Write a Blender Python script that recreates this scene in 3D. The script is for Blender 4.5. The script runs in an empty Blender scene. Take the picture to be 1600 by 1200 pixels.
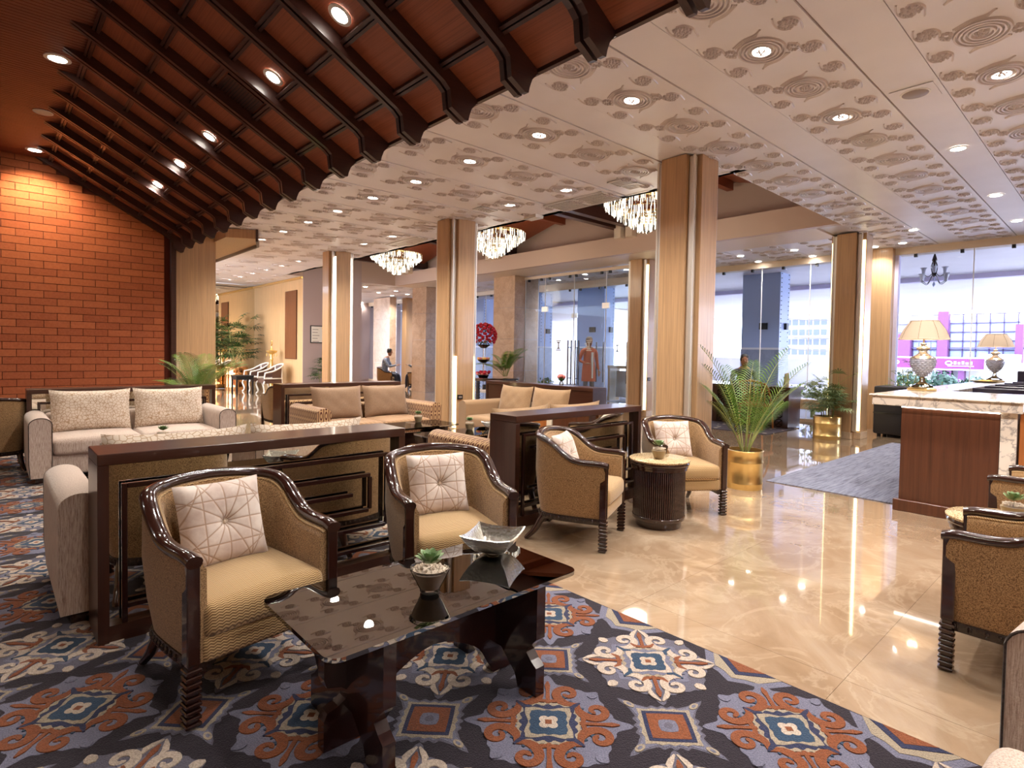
import bpy, math, random
from math import sin, cos, pi, radians as R, sqrt, atan2, exp
from mathutils import Vector, Matrix
rnd = random.Random(7)
SC = bpy.context.scene
COL = SC.collection

# ------------------------------------------------------------------ camera
cam_d = bpy.data.cameras.new('camera'); cam = bpy.data.objects.new('camera', cam_d); COL.objects.link(cam)
YAW, PIT, ROL = R(47.24529), R(-1.70952), R(0.98306)
FPX, CX, CY, H = 895.91, 807.22, 577.59, 1.32226
f_ = Vector((cos(YAW)*cos(PIT), sin(YAW)*cos(PIT), sin(PIT)))
r_ = Vector((sin(YAW), -cos(YAW), 0)); u_ = r_.cross(f_)
r2 = cos(ROL)*r_ + sin(ROL)*u_; u2 = -sin(ROL)*r_ + cos(ROL)*u_
cam.matrix_world = Matrix(((r2.x, u2.x, -f_.x, 0), (r2.y, u2.y, -f_.y, 0), (r2.z, u2.z, -f_.z, H), (0, 0, 0, 1)))
cam_d.sensor_fit = 'HORIZONTAL'; cam_d.sensor_width = 36; cam_d.lens = 36*FPX/1600
cam_d.shift_x = -(CX-800)/1600; cam_d.shift_y = -(600-CY)/1600
cam_d.clip_start = .02; cam_d.clip_end = 400
SC.camera = cam

# ------------------------------------------------------------------ world, sun, exposure
w = bpy.data.worlds.new('world'); SC.world = w; w.use_nodes = True
wn = w.node_tree.nodes; wl = w.node_tree.links
bg = wn['Background']; bg.inputs[0].default_value = (.80, .86, 1.0, 1); bg.inputs[1].default_value = 7.0
sun_d = bpy.data.lights.new('sun', 'SUN'); sun_d.energy = 3.0; sun_d.angle = R(2); sun_d.color = (1, .95, .88)
sun = bpy.data.objects.new('sun', sun_d); COL.objects.link(sun); sun.rotation_euler = (R(38), R(12), R(60)); sun.location = (30, 0, 30)
SC.view_settings.view_transform = 'Standard'; SC.view_settings.look = 'None'
SC.view_settings.exposure = 0.62; SC.view_settings.gamma = 1.0; SC.view_settings.use_curve_mapping = False
SC.cycles.max_bounces = 8; SC.cycles.diffuse_bounces = 4; SC.cycles.glossy_bounces = 4; SC.cycles.transparent_max_bounces = 12
SC.cycles.transmission_bounces = 6; SC.cycles.sample_clamp_indirect = 6.0; SC.cycles.caustics_reflective = False; SC.cycles.caustics_refractive = False
SC.cycles.use_denoising = True
DOWN_W = 100.0      # watts of each ceiling downlight

# ------------------------------------------------------------------ materials
MATS = {}
class NT:
    def __init__(s, m): s.m = m; s.t = m.node_tree; s.n = s.t.nodes; s.l = s.t.links; s.b = s.n['Principled BSDF']
    def new(s, k, **kw):
        n = s.n.new(k)
        for a, v in kw.items(): setattr(n, a, v)
        return n
    def link(s, a, b): s.l.new(a, b)
    def coord(s, kind='Object', scale=(1, 1, 1), rot=(0, 0, 0)):
        if kind == 'World':
            g = s.new('ShaderNodeNewGeometry'); out = g.outputs['Position']
        else:
            g = s.new('ShaderNodeTexCoord'); out = g.outputs[kind]
        mp = s.new('ShaderNodeMapping'); mp.inputs['Scale'].default_value = scale; mp.inputs['Rotation'].default_value = rot
        s.link(out, mp.inputs[0]); return mp.outputs[0]
    def noise(s, v, sc, det=3, rough=.5, dist=0):
        n = s.new('ShaderNodeTexNoise'); n.inputs['Scale'].default_value = sc; n.inputs['Detail'].default_value = det
        n.inputs['Roughness'].default_value = rough; n.inputs['Distortion'].default_value = dist; s.link(v, n.inputs['Vector']); return n.outputs['Fac']
    def wave(s, v, sc, dist=0, det=2, ty='BANDS', d='X', prof='SIN'):
        n = s.new('ShaderNodeTexWave', wave_type=ty, wave_profile=prof)
        if ty == 'BANDS': n.bands_direction = d
        n.inputs['Scale'].default_value = sc; n.inputs['Distortion'].default_value = dist; n.inputs['Detail'].default_value = det
        s.link(v, n.inputs['Vector']); return n.outputs['Fac']
    def ramp(s, f, stops):
        n = s.new('ShaderNodeValToRGB'); e = n.color_ramp.elements
        while len(e) < len(stops): e.new(.5)
        for i, (p, c) in enumerate(stops):
            e[i].position = p; e[i].color = (*c, 1) if len(c) == 3 else c
        s.link(f, n.inputs[0]); return n.outputs[0]
    def mix(s, f, a, b, mode='MIX'):
        n = s.new('ShaderNodeMix', data_type='RGBA', blend_type=mode)
        for i, v in ((0, f), (6, a), (7, b)):
            if isinstance(v, (int, float)): n.inputs[i].default_value = v
            elif isinstance(v, tuple): n.inputs[i].default_value = (*v, 1)
            else: s.link(v, n.inputs[i])
        return n.outputs[2]
    def math(s, op, a, b=0.0, c=None):
        n = s.new('ShaderNodeMath', operation=op)
        for i, v in enumerate((a, b) if c is None else (a, b, c)):
            if isinstance(v, (int, float)): n.inputs[i].default_value = v
            else: s.link(v, n.inputs[i])
        return n.outputs[0]
    def bump(s, f, st=.3, d=.01):
        n = s.new('ShaderNodeBump'); n.inputs['Strength'].default_value = st; n.inputs['Distance'].default_value = d
        s.link(f, n.inputs['Height']); s.link(n.outputs[0], s.b.inputs['Normal'])
    def col(s, c): s.link(c, s.b.inputs['Base Color'])
    def rnd(s):
        return s.new('ShaderNodeObjectInfo').outputs['Random']

def mat(name, col=(.8, .8, .8), rough=.5, metal=0.0, spec=.5, coat=0.0, emit=None, es=0.0, trans=0.0, ior=1.45, alpha=1.0, sheen=0.0):
    m = bpy.data.materials.new(name); m.use_nodes = True; n = NT(m); b = n.b
    b.inputs['Base Color'].default_value = (*col, 1); b.inputs['Roughness'].default_value = rough; b.inputs['Metallic'].default_value = metal
    b.inputs['Specular IOR Level'].default_value = spec; b.inputs['Coat Weight'].default_value = coat; b.inputs['Coat Roughness'].default_value = .06
    b.inputs['IOR'].default_value = ior; b.inputs['Transmission Weight'].default_value = trans; b.inputs['Alpha'].default_value = alpha
    b.inputs['Sheen Weight'].default_value = sheen
    if emit: b.inputs['Emission Color'].default_value = (*emit, 1); b.inputs['Emission Strength'].default_value = es
    MATS[name] = m; return n
def sc3(c, k): return tuple(min(1, x*k) for x in c)

def wood(name, c, rough=.4, coat=0.0, axis='Z', k=.75, fine=60, kind='Object', spec=.5):
    n = mat(name, c, rough, coat=coat, spec=spec)
    s = {'X': (1.2, fine, fine), 'Y': (fine, 1.2, fine), 'Z': (fine, fine, 1.2)}[axis]
    v = n.coord(kind, s); a = n.noise(v, 1.0, 4, .6, .6)
    v2 = n.coord(kind, tuple(x*.12 for x in s)); b = n.noise(v2, 1.3, 2, .5, .4)
    cc = n.ramp(a, [(.25, sc3(c, k*.8)), (.55, c), (.8, sc3(c, 1.18))])
    cc = n.mix(n.math('MULTIPLY', b, .5), cc, sc3(c, k))
    n.col(cc); n.bump(a, .08, .002); return n
wood('wood_light', (.58, .36, .19), .35, .25)
wood('wood_wall', (.62, .39, .19), .4, .1)
wood('wood_stripe', (.21, .075, .025), .4)
wood('wood_panel', (.33, .095, .045), .45, axis='Y', fine=90, k=.7, kind='World')
wood('wood_slat', (.17, .045, .022), .45, axis='X', fine=90, k=.7, kind='World')
wood('wood_rafter', (.055, .020, .015), .38, .2, axis='X', kind='World')
wood('wood_dark', (.055, .018, .010), .28, .3, axis='X')
wood('wood_darkz', (.050, .017, .010), .28, .3, axis='Z')
wood('wood_desk', (.105, .036, .018), .3, .3, axis='Z', k=.6, fine=40)
wood('wood_orange', (.42, .14, .04), .3, .3)
mat('chair_wood', (.028, .009, .006), .16, coat=.8)
mat('table_wood', (.022, .006, .005), .2, coat=.7)
n = mat('carved', (.020, .009, .006), .25, coat=.4)
v = n.coord('Object', (1, 1, 1)); q = n.noise(v, 60, 2); n.bump(q, .6, .01)
mat('black', (.008, .008, .01), .4); mat('blackfab', (.02, .018, .024), .7)
mat('metal', (.78, .74, .68), .42, .7); mat('chrome', (.8, .8, .8), .08, 1.0); mat('steel_dark', (.06, .05, .05), .25, 1.0)
n = mat('brass', (.90, .66, .27), .30, 1.0); v = n.coord('Object'); n.bump(n.noise(v, 45, 2), .35, .004)
mat('copper', (.85, .47, .22), .13, 1.0); mat('silver', (.86, .84, .78), .27, 1.0)
n = NT(MATS['silver']); v = n.coord('Object'); vo = n.new('ShaderNodeTexVoronoi'); vo.inputs['Scale'].default_value = 70; n.link(v, vo.inputs['Vector']); n.bump(vo.outputs['Distance'], .45, .003)
# marble floor
n = mat('floor_marble', (.5, .36, .22), .03, coat=.7, spec=.8)
v = n.coord('World'); a = n.noise(v, 1.3, 8, .62, 1.6); b = n.noise(v, 2.4, 6, .6, 1.2)
c = n.ramp(a, [(.30, (.27, .175, .105)), (.48, (.335, .228, .148)), (.62, (.40, .295, .205)), (.8, (.48, .37, .27))])
c = n.mix(n.ramp(b, [(.47, (0, 0, 0)), (.505, (.28, .28, .28)), (.55, (0, 0, 0))]), c, (.58, .46, .33))
c = n.mix(.10, c, n.ramp(n.rnd(), [(0, (.27, .18, .105)), (1, (.50, .38, .26))])); n.col(c)
mat('joint', (.36, .26, .165), .2)
def stone(name, base, dark, rough=.2, sc=2.2):
    n = mat(name, base, rough); v = n.coord('World'); a = n.noise(v, sc, 7, .62, 1.5); b = n.noise(v, sc*1.7, 5, .6, 2.2)
    c = n.ramp(a, [(.3, dark), (.55, base), (.8, sc3(base, 1.12))])
    c = n.mix(n.ramp(b, [(.475, (0, 0, 0)), (.5, (.6, .6, .6)), (.525, (0, 0, 0))]), c, sc3(base, 1.3)); n.col(c)
stone('stone_pink', (.52, .36, .25), (.40, .26, .17)); stone('stone_white', (.62, .60, .62), (.48, .46, .50)); stone('stone_beige', (.62, .47, .32), (.5, .36, .24))
stone('stone_blue', (.33, .37, .50), (.25, .29, .40))
n = mat('marble', (.74, .66, .58), .12); v = n.coord('World'); a = n.noise(v, 3, 6, .6, 2.0)
n.col(n.mix(n.ramp(a, [(.46, (0, 0, 0)), (.5, (.8, .8, .8)), (.54, (0, 0, 0))]), (.76, .68, .60), (.30, .26, .25)))
n = mat('granite', (.45, .32, .18), .15); v = n.coord('Object'); a = n.noise(v, 140, 2, .8)
n.col(n.ramp(a, [(.36, (.13, .075, .04)), (.46, (.40, .27, .14)), (.56, (.62, .47, .28)), (.66, (.75, .62, .42))]))
n = mat('brick', (.36, .09, .03), .8); v = n.coord('World'); a = n.noise(v, 40, 4, .6)
c = n.mix(.35, n.ramp(n.rnd(), [(0, (.29, .066, .020)), (1, (.42, .115, .038))]), n.ramp(a, [(.3, (.27, .058, .018)), (.7, (.46, .13, .045))])); n.col(c); n.bump(a, .3, .004)
mat('mortar', (.10, .018, .008), .9)
n = mat('plaster', (.76, .71, .71), .42); v = n.coord('World'); a = n.noise(v, 1.5, 3); n.col(n.ramp(a, [(.3, (.74, .715, .76)), (.7, (.81, .79, .84))]))
n = mat('relief', (.66, .60, .60), .32); v = n.coord('Object'); n.bump(n.noise(v, 60, 3), .3, .004)
mat('relief_floret', (.57, .51, .51), .4); mat('seam', (.30, .24, .22), .6); mat('cream', (.74, .62, .50), .5); mat('lilac', (.50, .385, .36), .55); mat('beam', (.60, .45, .37), .5); mat('white', (.8, .78, .76), .45)  # relief_floret: patina tone, darkened to put relief shading into the colour
mat('lamp_white', (1, 1, 1), .5, emit=(1, .93, .82), es=26.0); mat('lamp_trim', (.8, .78, .75), .35)
mat('led', (1, .9, .6), .5, emit=(1, .80, .42), es=5.0); mat('led_white', (1, 1, 1), .5, emit=(1, .93, .80), es=4.0)
# fabrics
def fabric(name, c, c2, sc=260, kind='Object', ht=.5, sheen=.25):
    n = mat(name, c, .85, sheen=sheen, spec=.25); v = n.coord(kind); a = n.noise(v, sc, 2, .7)
    n.col(n.ramp(a, [(.38, c2), (.55, c), (.7, sc3(c, 1.3))])); n.bump(a, ht, .003); return n
n = mat('gold_weave', (.46, .29, .12), .75, sheen=.3, spec=.3)
v = n.coord('Object'); sx = n.new('ShaderNodeSeparateXYZ'); n.link(v, sx.inputs[0])
zz = n.math('ABSOLUTE', n.math('SUBTRACT', n.math('FRACT', n.math('MULTIPLY', sx.outputs[0], 45)), .5))
aa = n.math('ABSOLUTE', n.math('SUBTRACT', n.math('FRACT', n.math('ADD', n.math('MULTIPLY', n.math('ADD', sx.outputs[1], sx.outputs[2]), 95), zz)), .5))
n.col(n.ramp(aa, [(.08, (.15, .075, .028)), (.3, (.43, .27, .115)), (.45, (.60, .41, .20))])); n.bump(aa, .5, .003)
fabric('gold_side', (.36, .215, .10), (.13, .065, .025), 230, ht=.3)
fabric('gold_back', (.46, .30, .11), (.26, .15, .05), 260)
n = fabric('cream_sofa', (.60, .48, .40), (.36, .25, .20), 120); 
v = n.coord('Object', (220, 220, 18)); a = n.noise(v, 1, 3, .7); n.col(n.ramp(a, [(.3, (.28, .18, .14)), (.5, (.52, .40, .33)), (.7, (.66, .56, .49))]))
fabric('taupe', (.27, .17, .105), (.20, .12, .07), 200, ht=.15); fabric('tan', (.34, .215, .115), (.26, .155, .08), 200, ht=.15)
fabric('piping', (.05, .03, .025), (.03, .02, .015), 100)
def voro_lines(name, base, line, sc, wd, feature='DISTANCE_TO_EDGE'):
    n = mat(name, base, .7, sheen=.3, spec=.3); v = n.coord('Object'); vo = n.new('ShaderNodeTexVoronoi', feature=feature); vo.inputs['Scale'].default_value = sc
    n.link(v, vo.inputs['Vector']); n.col(n.ramp(vo.outputs['Distance'], [(0, line), (wd, line), (wd*1.5, base)])); return n
voro_lines('pattern_cushion', (.64, .53, .43), (.40, .27, .17), 33, .05)
n = mat('pillow_velvet', (.62, .50, .44), .6, sheen=.6, spec=.3)
v = n.coord('Object'); sx = n.new('ShaderNodeSeparateXYZ'); n.link(v, sx.inputs[0]); acc = None
for ang, sp in ((0, .088), (90, .088), (58, .15), (-58, .15), (28, .15), (-28, .15)):
    p = n.math('ADD', n.math('MULTIPLY', sx.outputs[0], cos(R(ang))/sp), n.math('MULTIPLY', sx.outputs[2], sin(R(ang))/sp))
    d = n.math('MULTIPLY', n.math('ABSOLUTE', n.math('SUBTRACT', n.math('FRACT', n.math('ADD', p, .5)), .5)), sp)
    acc = d if acc is None else n.math('MINIMUM', acc, d)
nz = n.noise(v, 9, 4, .6)
n.col(n.mix(n.ramp(acc, [(.0, (1, 1, 1)), (.0008, (1, 1, 1)), (.0018, (0, 0, 0))]), n.ramp(nz, [(.35, (.50, .38, .33)), (.6, (.66, .56, .50)), (.75, (.70, .62, .57))]), (.34, .20, .12)))
n.bump(n.ramp(acc, [(0, (0, 0, 0)), (.006, (1, 1, 1))]), .5, .003)
def ogee(name, base, line):   # rows of upright ovals outlined in dark thread
    n = mat(name, base, .75, sheen=.2, spec=.3); v = n.coord('Object'); sx = n.new('ShaderNodeSeparateXYZ'); n.link(v, sx.inputs[0])
    def cell(o): return n.math('SUBTRACT', n.math('FRACT', o), .5)
    hx = n.math('ADD', sx.outputs[0], sx.outputs[1]); a = cell(n.math('MULTIPLY', hx, 16)); b = cell(n.math('MULTIPLY', sx.outputs[2], 8.5))
    r = n.math('SQRT', n.math('ADD', n.math('MULTIPLY', a, n.math('MULTIPLY', a, 2.4)), n.math('MULTIPLY', b, b)))
    ring = n.math('ABSOLUTE', n.math('SUBTRACT', r, .34)); ln = n.math('MINIMUM', ring, n.math('ADD', n.math('ABSOLUTE', n.math('SUBTRACT', n.math('ABSOLUTE', a), .5)), .02))
    n.col(n.ramp(ln, [(.09, line), (.13, base)]))
ogee('ogee', (.50, .31, .155), (.095, .025, .012))
# glass
def glass(name, tint, refl=.12, rough=.0):
    m = bpy.data.materials.new(name); m.use_nodes = True; t = m.node_tree; t.nodes.clear(); MATS[name] = m
    o = t.nodes.new('ShaderNodeOutputMaterial'); mx = t.nodes.new('ShaderNodeMixShader'); tr = t.nodes.new('ShaderNodeBsdfTransparent'); gl = t.nodes.new('ShaderNodeBsdfGlossy')
    tr.inputs[0].default_value = (*tint, 1); gl.inputs['Roughness'].default_value = rough
    fr = t.nodes.new('ShaderNodeLayerWeight'); fr.inputs[0].default_value = refl
    t.links.new(fr.outputs['Fresnel'], mx.inputs[0]); t.links.new(tr.outputs[0], mx.inputs[1]); t.links.new(gl.outputs[0], mx.inputs[2]); t.links.new(mx.outputs[0], o.inputs[0])
glass('window_glass', (.90, .93, .99), .10); glass('door_glass', (.90, .94, .98), .16); glass('smoke_glass', (.07, .055, .045), .82); glass('clear_glass', (.93, .95, .96), .3)
glass('crystal', (.86, .82, .74), .5, .05)
mat('mirror', (.80, .78, .70), .012, 1.0); mat('wall_mirror', (.80, .74, .60), .01, 1.0)
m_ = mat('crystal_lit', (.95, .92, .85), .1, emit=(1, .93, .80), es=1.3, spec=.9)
mat('shade', (.52, .40, .30), .85, emit=(1, .78, .55), es=.12); mat('cut_glass', (.60, .61, .70), .08, trans=.35, spec=.9, coat=.5)
mat('bulb', (1, 1, 1), .5, emit=(1, .85, .6), es=12)
mat('bottle_shade', (.62, .66, .80), .3, alpha=.75)
# plants
def leafm(name, c, c2):
    n = mat(name, c, .38, spec=.5); v = n.coord('Object'); a = n.noise(v, 9, 2); n.col(n.ramp(a, [(.3, c2), (.7, c)])); n.b.inputs['Subsurface Weight'].default_value = 0
leafm('leaf', (.17, .30, .035), (.06, .14, .02)); leafm('leaf_dark', (.035, .10, .018), (.015, .05, .01)); leafm('leaf_pale', (.25, .33, .14), (.12, .20, .08)); leafm('succulent', (.28, .37, .19), (.12, .22, .08))
mat('stem', (.30, .32, .10), .5); mat('soil', (.05, .03, .02), .9); mat('pebble', (.62, .52, .42), .6); mat('rose', (.55, .008, .03), .5); mat('rose_pink', (.75, .25, .22), .5); mat('ceramic', (.30, .22, .12), .3)
mat('paper', (.86, .82, .72), .6); mat('amber', (.85, .50, .12), .4)
# people
mat('skin', (.35, .17, .10), .5); mat('hair', (.01, .008, .008), .5); mat('jeans', (.03, .035, .06), .8); mat('shoe', (.02, .018, .018), .4)
n = mat('plaid', (.10, .16, .30), .8); v = n.coord('Object', (1, 1, 1)); n.col(n.mix(n.math('GREATER_THAN', n.wave(v, 22, d='Z'), .75), n.mix(n.math('GREATER_THAN', n.wave(v, 22, d='X'), .75), (.05, .09, .2), (.3, .36, .46)), (.38, .42, .5)))
mat('coat_orange', (.50, .10, .05), .8); mat('trouser', (.10, .10, .13), .8); mat('turban', (.16, .12, .10), .8); mat('white_cloth', (.75, .72, .70), .8)
# carpet colours
for k, c in (('c_ground', (.026, .018, .028)), ('c_lilac', (.20, .195, .275)), ('c_cream', (.62, .50, .41)), ('c_rust', (.27, .080, .030)), ('c_blue', (.035, .070, .13)), ('c_navy', (.030, .035, .09)), ('c_grey', (.15, .14, .19)), ('c_sand', (.42, .34, .25))):
    n = mat(k, c, .95, spec=.1, sheen=.15); v = n.coord('World'); a = n.noise(v, 190, 2, .7); n.col(n.ramp(a, [(.3, sc3(c, .45)), (.65, sc3(c, .85))])); n.bump(a, .9, .004)
n = mat('rug_grey', (.16, .16, .20), .9); v = n.coord('World', (3, 40, 1)); a = n.noise(v, 1.0, 4, .7); n.col(n.ramp(a, [(.35, (.14, .145, .20)), (.5, (.25, .26, .35)), (.7, (.34, .36, .46))]))
n = mat('rug_leaf', (.04, .035, .05), .9); v = n.coord('World'); vo = n.new('ShaderNodeTexVoronoi'); vo.inputs['Scale'].default_value = 7; n.link(v, vo.inputs['Vector']); n.col(n.ramp(vo.outputs['Distance'], [(.22, (.5, .45, .36)), (.3, (.05, .04, .06))]))
# outdoors
mat('out_ground', (.62, .60, .62), .9); mat('out_white', (.85, .85, .9), .8); mat('out_lilac', (.75, .70, .92), .7); mat('out_slat', (.50, .47, .60), .5); mat('out_slat_dark', (.07, .065, .10), .8)
mat('out_magenta', (.17, .03, .13), .6); mat('out_pillar', (.15, .045, .14), .6); mat('out_grid', (.08, .055, .14), .6); mat('out_glass', (.40, .48, .70), .2); mat('out_blue', (.42, .52, .80), .35); mat('out_window', (.085, .10, .17), .3); mat('out_wall', (.30, .30, .36), .8); mat('out_wire', (.12, .11, .16), .7)
leafm('out_leaf', (.07, .14, .09), (.03, .07, .05)); mat('white_paint', (.8, .76, .68), .35); mat('seat_brown', (.10, .05, .035), .5); mat('monitor', (.03, .025, .05), .3)

# ------------------------------------------------------------------ mesh builder
class M:
    def __init__(s): s.v = []; s.f = []; s.mi = []; s.sm = []; s.X = Matrix.Identity(4)
    def at(s, x=0, y=0, z=0, rz=0, rx=0, ry=0, sc=1):
        s.X = Matrix.Translation((x, y, z)) @ Matrix.Rotation(rz, 4, 'Z') @ Matrix.Rotation(ry, 4, 'Y') @ Matrix.Rotation(rx, 4, 'X') @ Matrix.Scale(sc, 4); return s
    def add(s, vs, fs, mi=0, sm=False):
        o = len(s.v); X = s.X
        for p in vs: q = X @ Vector(p); s.v.append((q.x, q.y, q.z))
        for f in fs: s.f.append(tuple(i+o for i in f)); s.mi.append(mi); s.sm.append(sm)
        return s
    def box(s, x0, x1, y0, y1, z0, z1, mi=0, c=0.0):
        if c <= 0:
            return s.add([(x, y, z) for z in (z0, z1) for y in (y0, y1) for x in (x0, x1)], [(0, 2, 3, 1), (4, 5, 7, 6), (0, 1, 5, 4), (2, 6, 7, 3), (0, 4, 6, 2), (1, 3, 7, 5)], mi)
        vs = []; idx = {}
        for iz, z in enumerate((z0, z1)):
            for iy, y in enumerate((y0, y1)):
                for ix, x in enumerate((x0, x1)):
                    dx, dy, dz = (c if ix == 0 else -c), (c if iy == 0 else -c), (c if iz == 0 else -c)
                    idx[ix, iy, iz] = len(vs); vs += [(x, y+dy, z+dz), (x+dx, y, z+dz), (x+dx, y+dy, z)]
        I = lambda a, b, c_, k: idx[a, b, c_]+k
        fs = [(I(0,0,0,0), I(0,0,1,0), I(0,1,1,0), I(0,1,0,0)), (I(1,0,0,0), I(1,1,0,0), I(1,1,1,0), I(1,0,1,0)),
              (I(0,0,0,1), I(1,0,0,1), I(1,0,1,1), I(0,0,1,1)), (I(0,1,0,1), I(0,1,1,1), I(1,1,1,1), I(1,1,0,1)),
              (I(0,0,0,2), I(0,1,0,2), I(1,1,0,2), I(1,0,0,2)), (I(0,0,1,2), I(1,0,1,2), I(1,1,1,2), I(0,1,1,2))]
        for a in (0, 1):
            for b in (0, 1):
                e = [(I(a,b,0,0), I(a,b,0,1), I(a,b,1,1), I(a,b,1,0)), (I(a,0,b,0), I(a,1,b,0), I(a,1,b,2), I(a,0,b,2)), (I(0,a,b,1), I(0,a,b,2), I(1,a,b,2), I(1,a,b,1))]
                fs += e
                for cc in (0, 1): fs.append((I(a,b,cc,0), I(a,b,cc,1), I(a,b,cc,2)))
        return s.add(vs, fs, mi)
    def rbox(s, x0, x1, y0, y1, z0, z1, r, mi=0, n=4, crown=0.0, crownf=0.0):
        # rounded box; crown domes the top, crownf the -Y face
        g = [];
        def axis(a, b):
            rr = min(r, (b-a)/2-1e-4); L = [a+rr*(1-cos(pi/2*i/n)) for i in range(n+1)]; mid = [a+rr+(b-a-2*rr)*i/4 for i in range(1, 4)]
            return L+mid+[b-rr*(1-cos(pi/2*i/n)) for i in range(n, -1, -1)]
        ax, ay, az = axis(x0, x1), axis(y0, y1), axis(z0, z1); N = len(ax)
        def P(x, y, z):
            cx_, cy_, cz_ = (min(max(x, x0+r), x1-r), min(max(y, y0+r), y1-r), min(max(z, z0+r), z1-r))
            d = Vector((x-cx_, y-cy_, z-cz_))
            if d.length > 1e-9:
                m = max(abs(x-cx_), abs(y-cy_), abs(z-cz_)); d = d.normalized()*r*(m/r)
            p = Vector((cx_, cy_, cz_))+d
            if crown and z > (z0+z1)/2:
                u, v = (2*(p.x-x0)/(x1-x0)-1), (2*(p.y-y0)/(y1-y0)-1); p.z += crown*max(0, 1-u**2)*max(0, 1-v**4)*((p.z-z0)/(z1-z0))
            if crownf and y < (y0+y1)/2:
                u, v = (2*(p.x-x0)/(x1-x0)-1), (2*(p.z-z0)/(z1-z0)-1); p.y -= crownf*max(0, 1-u**2)*max(0, 1-v**2)
            return p
        for (A, B, f) in ((ax, ay, lambda a, b: P(a, b, z1)), (ay, ax, lambda a, b: P(b, a, z0)), (ax, az, lambda a, b: P(a, y0, b)), (az, ax, lambda a, b: P(b, y1, a)), (ay, az, lambda a, b: P(x1, a, b)), (az, ay, lambda a, b: P(x0, b, a))):
            na, nb = len(A), len(B)
            s.add([f(a, b) for a in A for b in B], [(i*nb+j, (i+1)*nb+j, (i+1)*nb+j+1, i*nb+j+1) for i in range(na-1) for j in range(nb-1)], mi, True)
        return s
    def lathe(s, prof, n=24, mi=0, sm=True, cx=0, cy=0, a0=0.0):
        vs = []; fs = []
        for (r, z) in prof:
            for k in range(n): a = a0+2*pi*k/n; vs.append((cx+r*cos(a), cy+r*sin(a), z))
        for i in range(len(prof)-1):
            for k in range(n):
                a, b = i*n+k, i*n+(k+1) % n; fs.append((a, b, b+n, a+n))
        if prof[0][0] > 1e-5: fs.append(tuple(range(n-1, -1, -1)))
        if prof[-1][0] > 1e-5: fs.append(tuple((len(prof)-1)*n+k for k in range(n)))
        return s.add(vs, fs, mi, sm)
    def cyl(s, x, y, z0, z1, r, n=16, mi=0, r1=None, sm=True):
        return s.lathe([(r, z0), (r if r1 is None else r1, z1)], n, mi, sm, x, y)
    def tube(s, pts, r, n=6, mi=0, sm=True, rs=None, flat=1.0):
        pts = [Vector(p) for p in pts]; vs = []; fs = []; up = Vector((0, 0, 1)); N = len(pts)
        for i, p in enumerate(pts):
            d = (pts[min(i+1, N-1)]-pts[max(i-1, 0)])
            if d.length < 1e-9: d = Vector((0, 0, 1))
            d.normalize(); a = d.cross(up)
            if a.length < .05: a = d.cross(Vector((0, 1, 0)))
            a.normalize(); b = a.cross(d); rr = rs[i] if rs else r
            for k in range(n): t = 2*pi*k/n; vs.append(p+a*cos(t)*rr+b*sin(t)*rr*flat)
        for i in range(N-1):
            for k in range(n): x, y = i*n+k, i*n+(k+1) % n; fs.append((x, y, y+n, x+n))
        fs.append(tuple(range(n-1, -1, -1))); fs.append(tuple((N-1)*n+k for k in range(n)))
        return s.add(vs, fs, mi, sm)
    def sweep(s, pts, sec, outs, mi=0, sm=True, closed_sec=True):
        # sec: list of (a outward, b up) ; outs: outward vector per point
        vs = []; fs = []; n = len(sec); N = len(pts)
        for p, o in zip(pts, outs):
            p = Vector(p)
            for a, b in sec: vs.append(p+o*a+Vector((0, 0, b)))
        m = n if closed_sec else n-1
        for i in range(N-1):
            for k in range(m): x, y = i*n+k, i*n+(k+1) % n; fs.append((x, y, y+n, x+n))
        if closed_sec: fs.append(tuple(range(n-1, -1, -1))); fs.append(tuple((N-1)*n+k for k in range(n)))
        return s.add(vs, fs, mi, sm)
    def prism(s, poly, z0, z1, mi=0, axis='Z'):
        # poly in 2D; axis Z: (x,y); axis Y: (x,z) extruded y ; axis X: (y,z) extruded x
        n = len(poly); T = {'Z': lambda p, h: (p[0], p[1], h), 'Y': lambda p, h: (p[0], h, p[1]), 'X': lambda p, h: (h, p[0], p[1])}[axis]
        vs = [T(p, z0) for p in poly]+[T(p, z1) for p in poly]
        fs = [tuple(range(n-1, -1, -1)), tuple(range(n, 2*n))]+[(i, (i+1) % n, (i+1) % n+n, i+n) for i in range(n)]
        return s.add(vs, fs, mi)
    def quad(s, a, b, c, d, mi=0): return s.add([a, b, c, d], [(0, 1, 2, 3)], mi)
    def mesh(s, name, mats):
        me = bpy.data.meshes.new(name); me.from_pydata(s.v, [], s.f)
        for k in (mats if isinstance(mats, (list, tuple)) else [mats]): me.materials.append(MATS[k])
        me.polygons.foreach_set('material_index', s.mi); me.polygons.foreach_set('use_smooth', s.sm); me.update()
        if any(s.sm):
            me.set_sharp_from_angle(angle=R(50))
        return me
    def build(s, name, mats, parent=None, loc=None, rz=0, kind=None):
        return place(s.mesh(name, mats), name, parent, loc, rz, kind)
def place(me, name, parent=None, loc=None, rz=0, kind=None, rot=None):
    o = bpy.data.objects.new(name, me); COL.objects.link(o)
    if parent is not None: o.parent = parent
    if loc is not None: o.location = loc
    if rot is not None: o.rotation_euler = rot
    elif rz: o.rotation_euler = (0, 0, rz)
    if kind: o['kind'] = kind
    return o
def tag(o, label, cat, group=None):
    o['label'] = label; o['category'] = cat
    if group: o['group'] = group
    return o
def thing(name, label, cat, loc=(0, 0, 0), rz=0, group=None):
    o = bpy.data.objects.new(name, None); COL.objects.link(o); o.empty_display_size = .1
    o.location = loc; o.rotation_euler = (0, 0, rz); return tag(o, label, cat, group)
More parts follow.
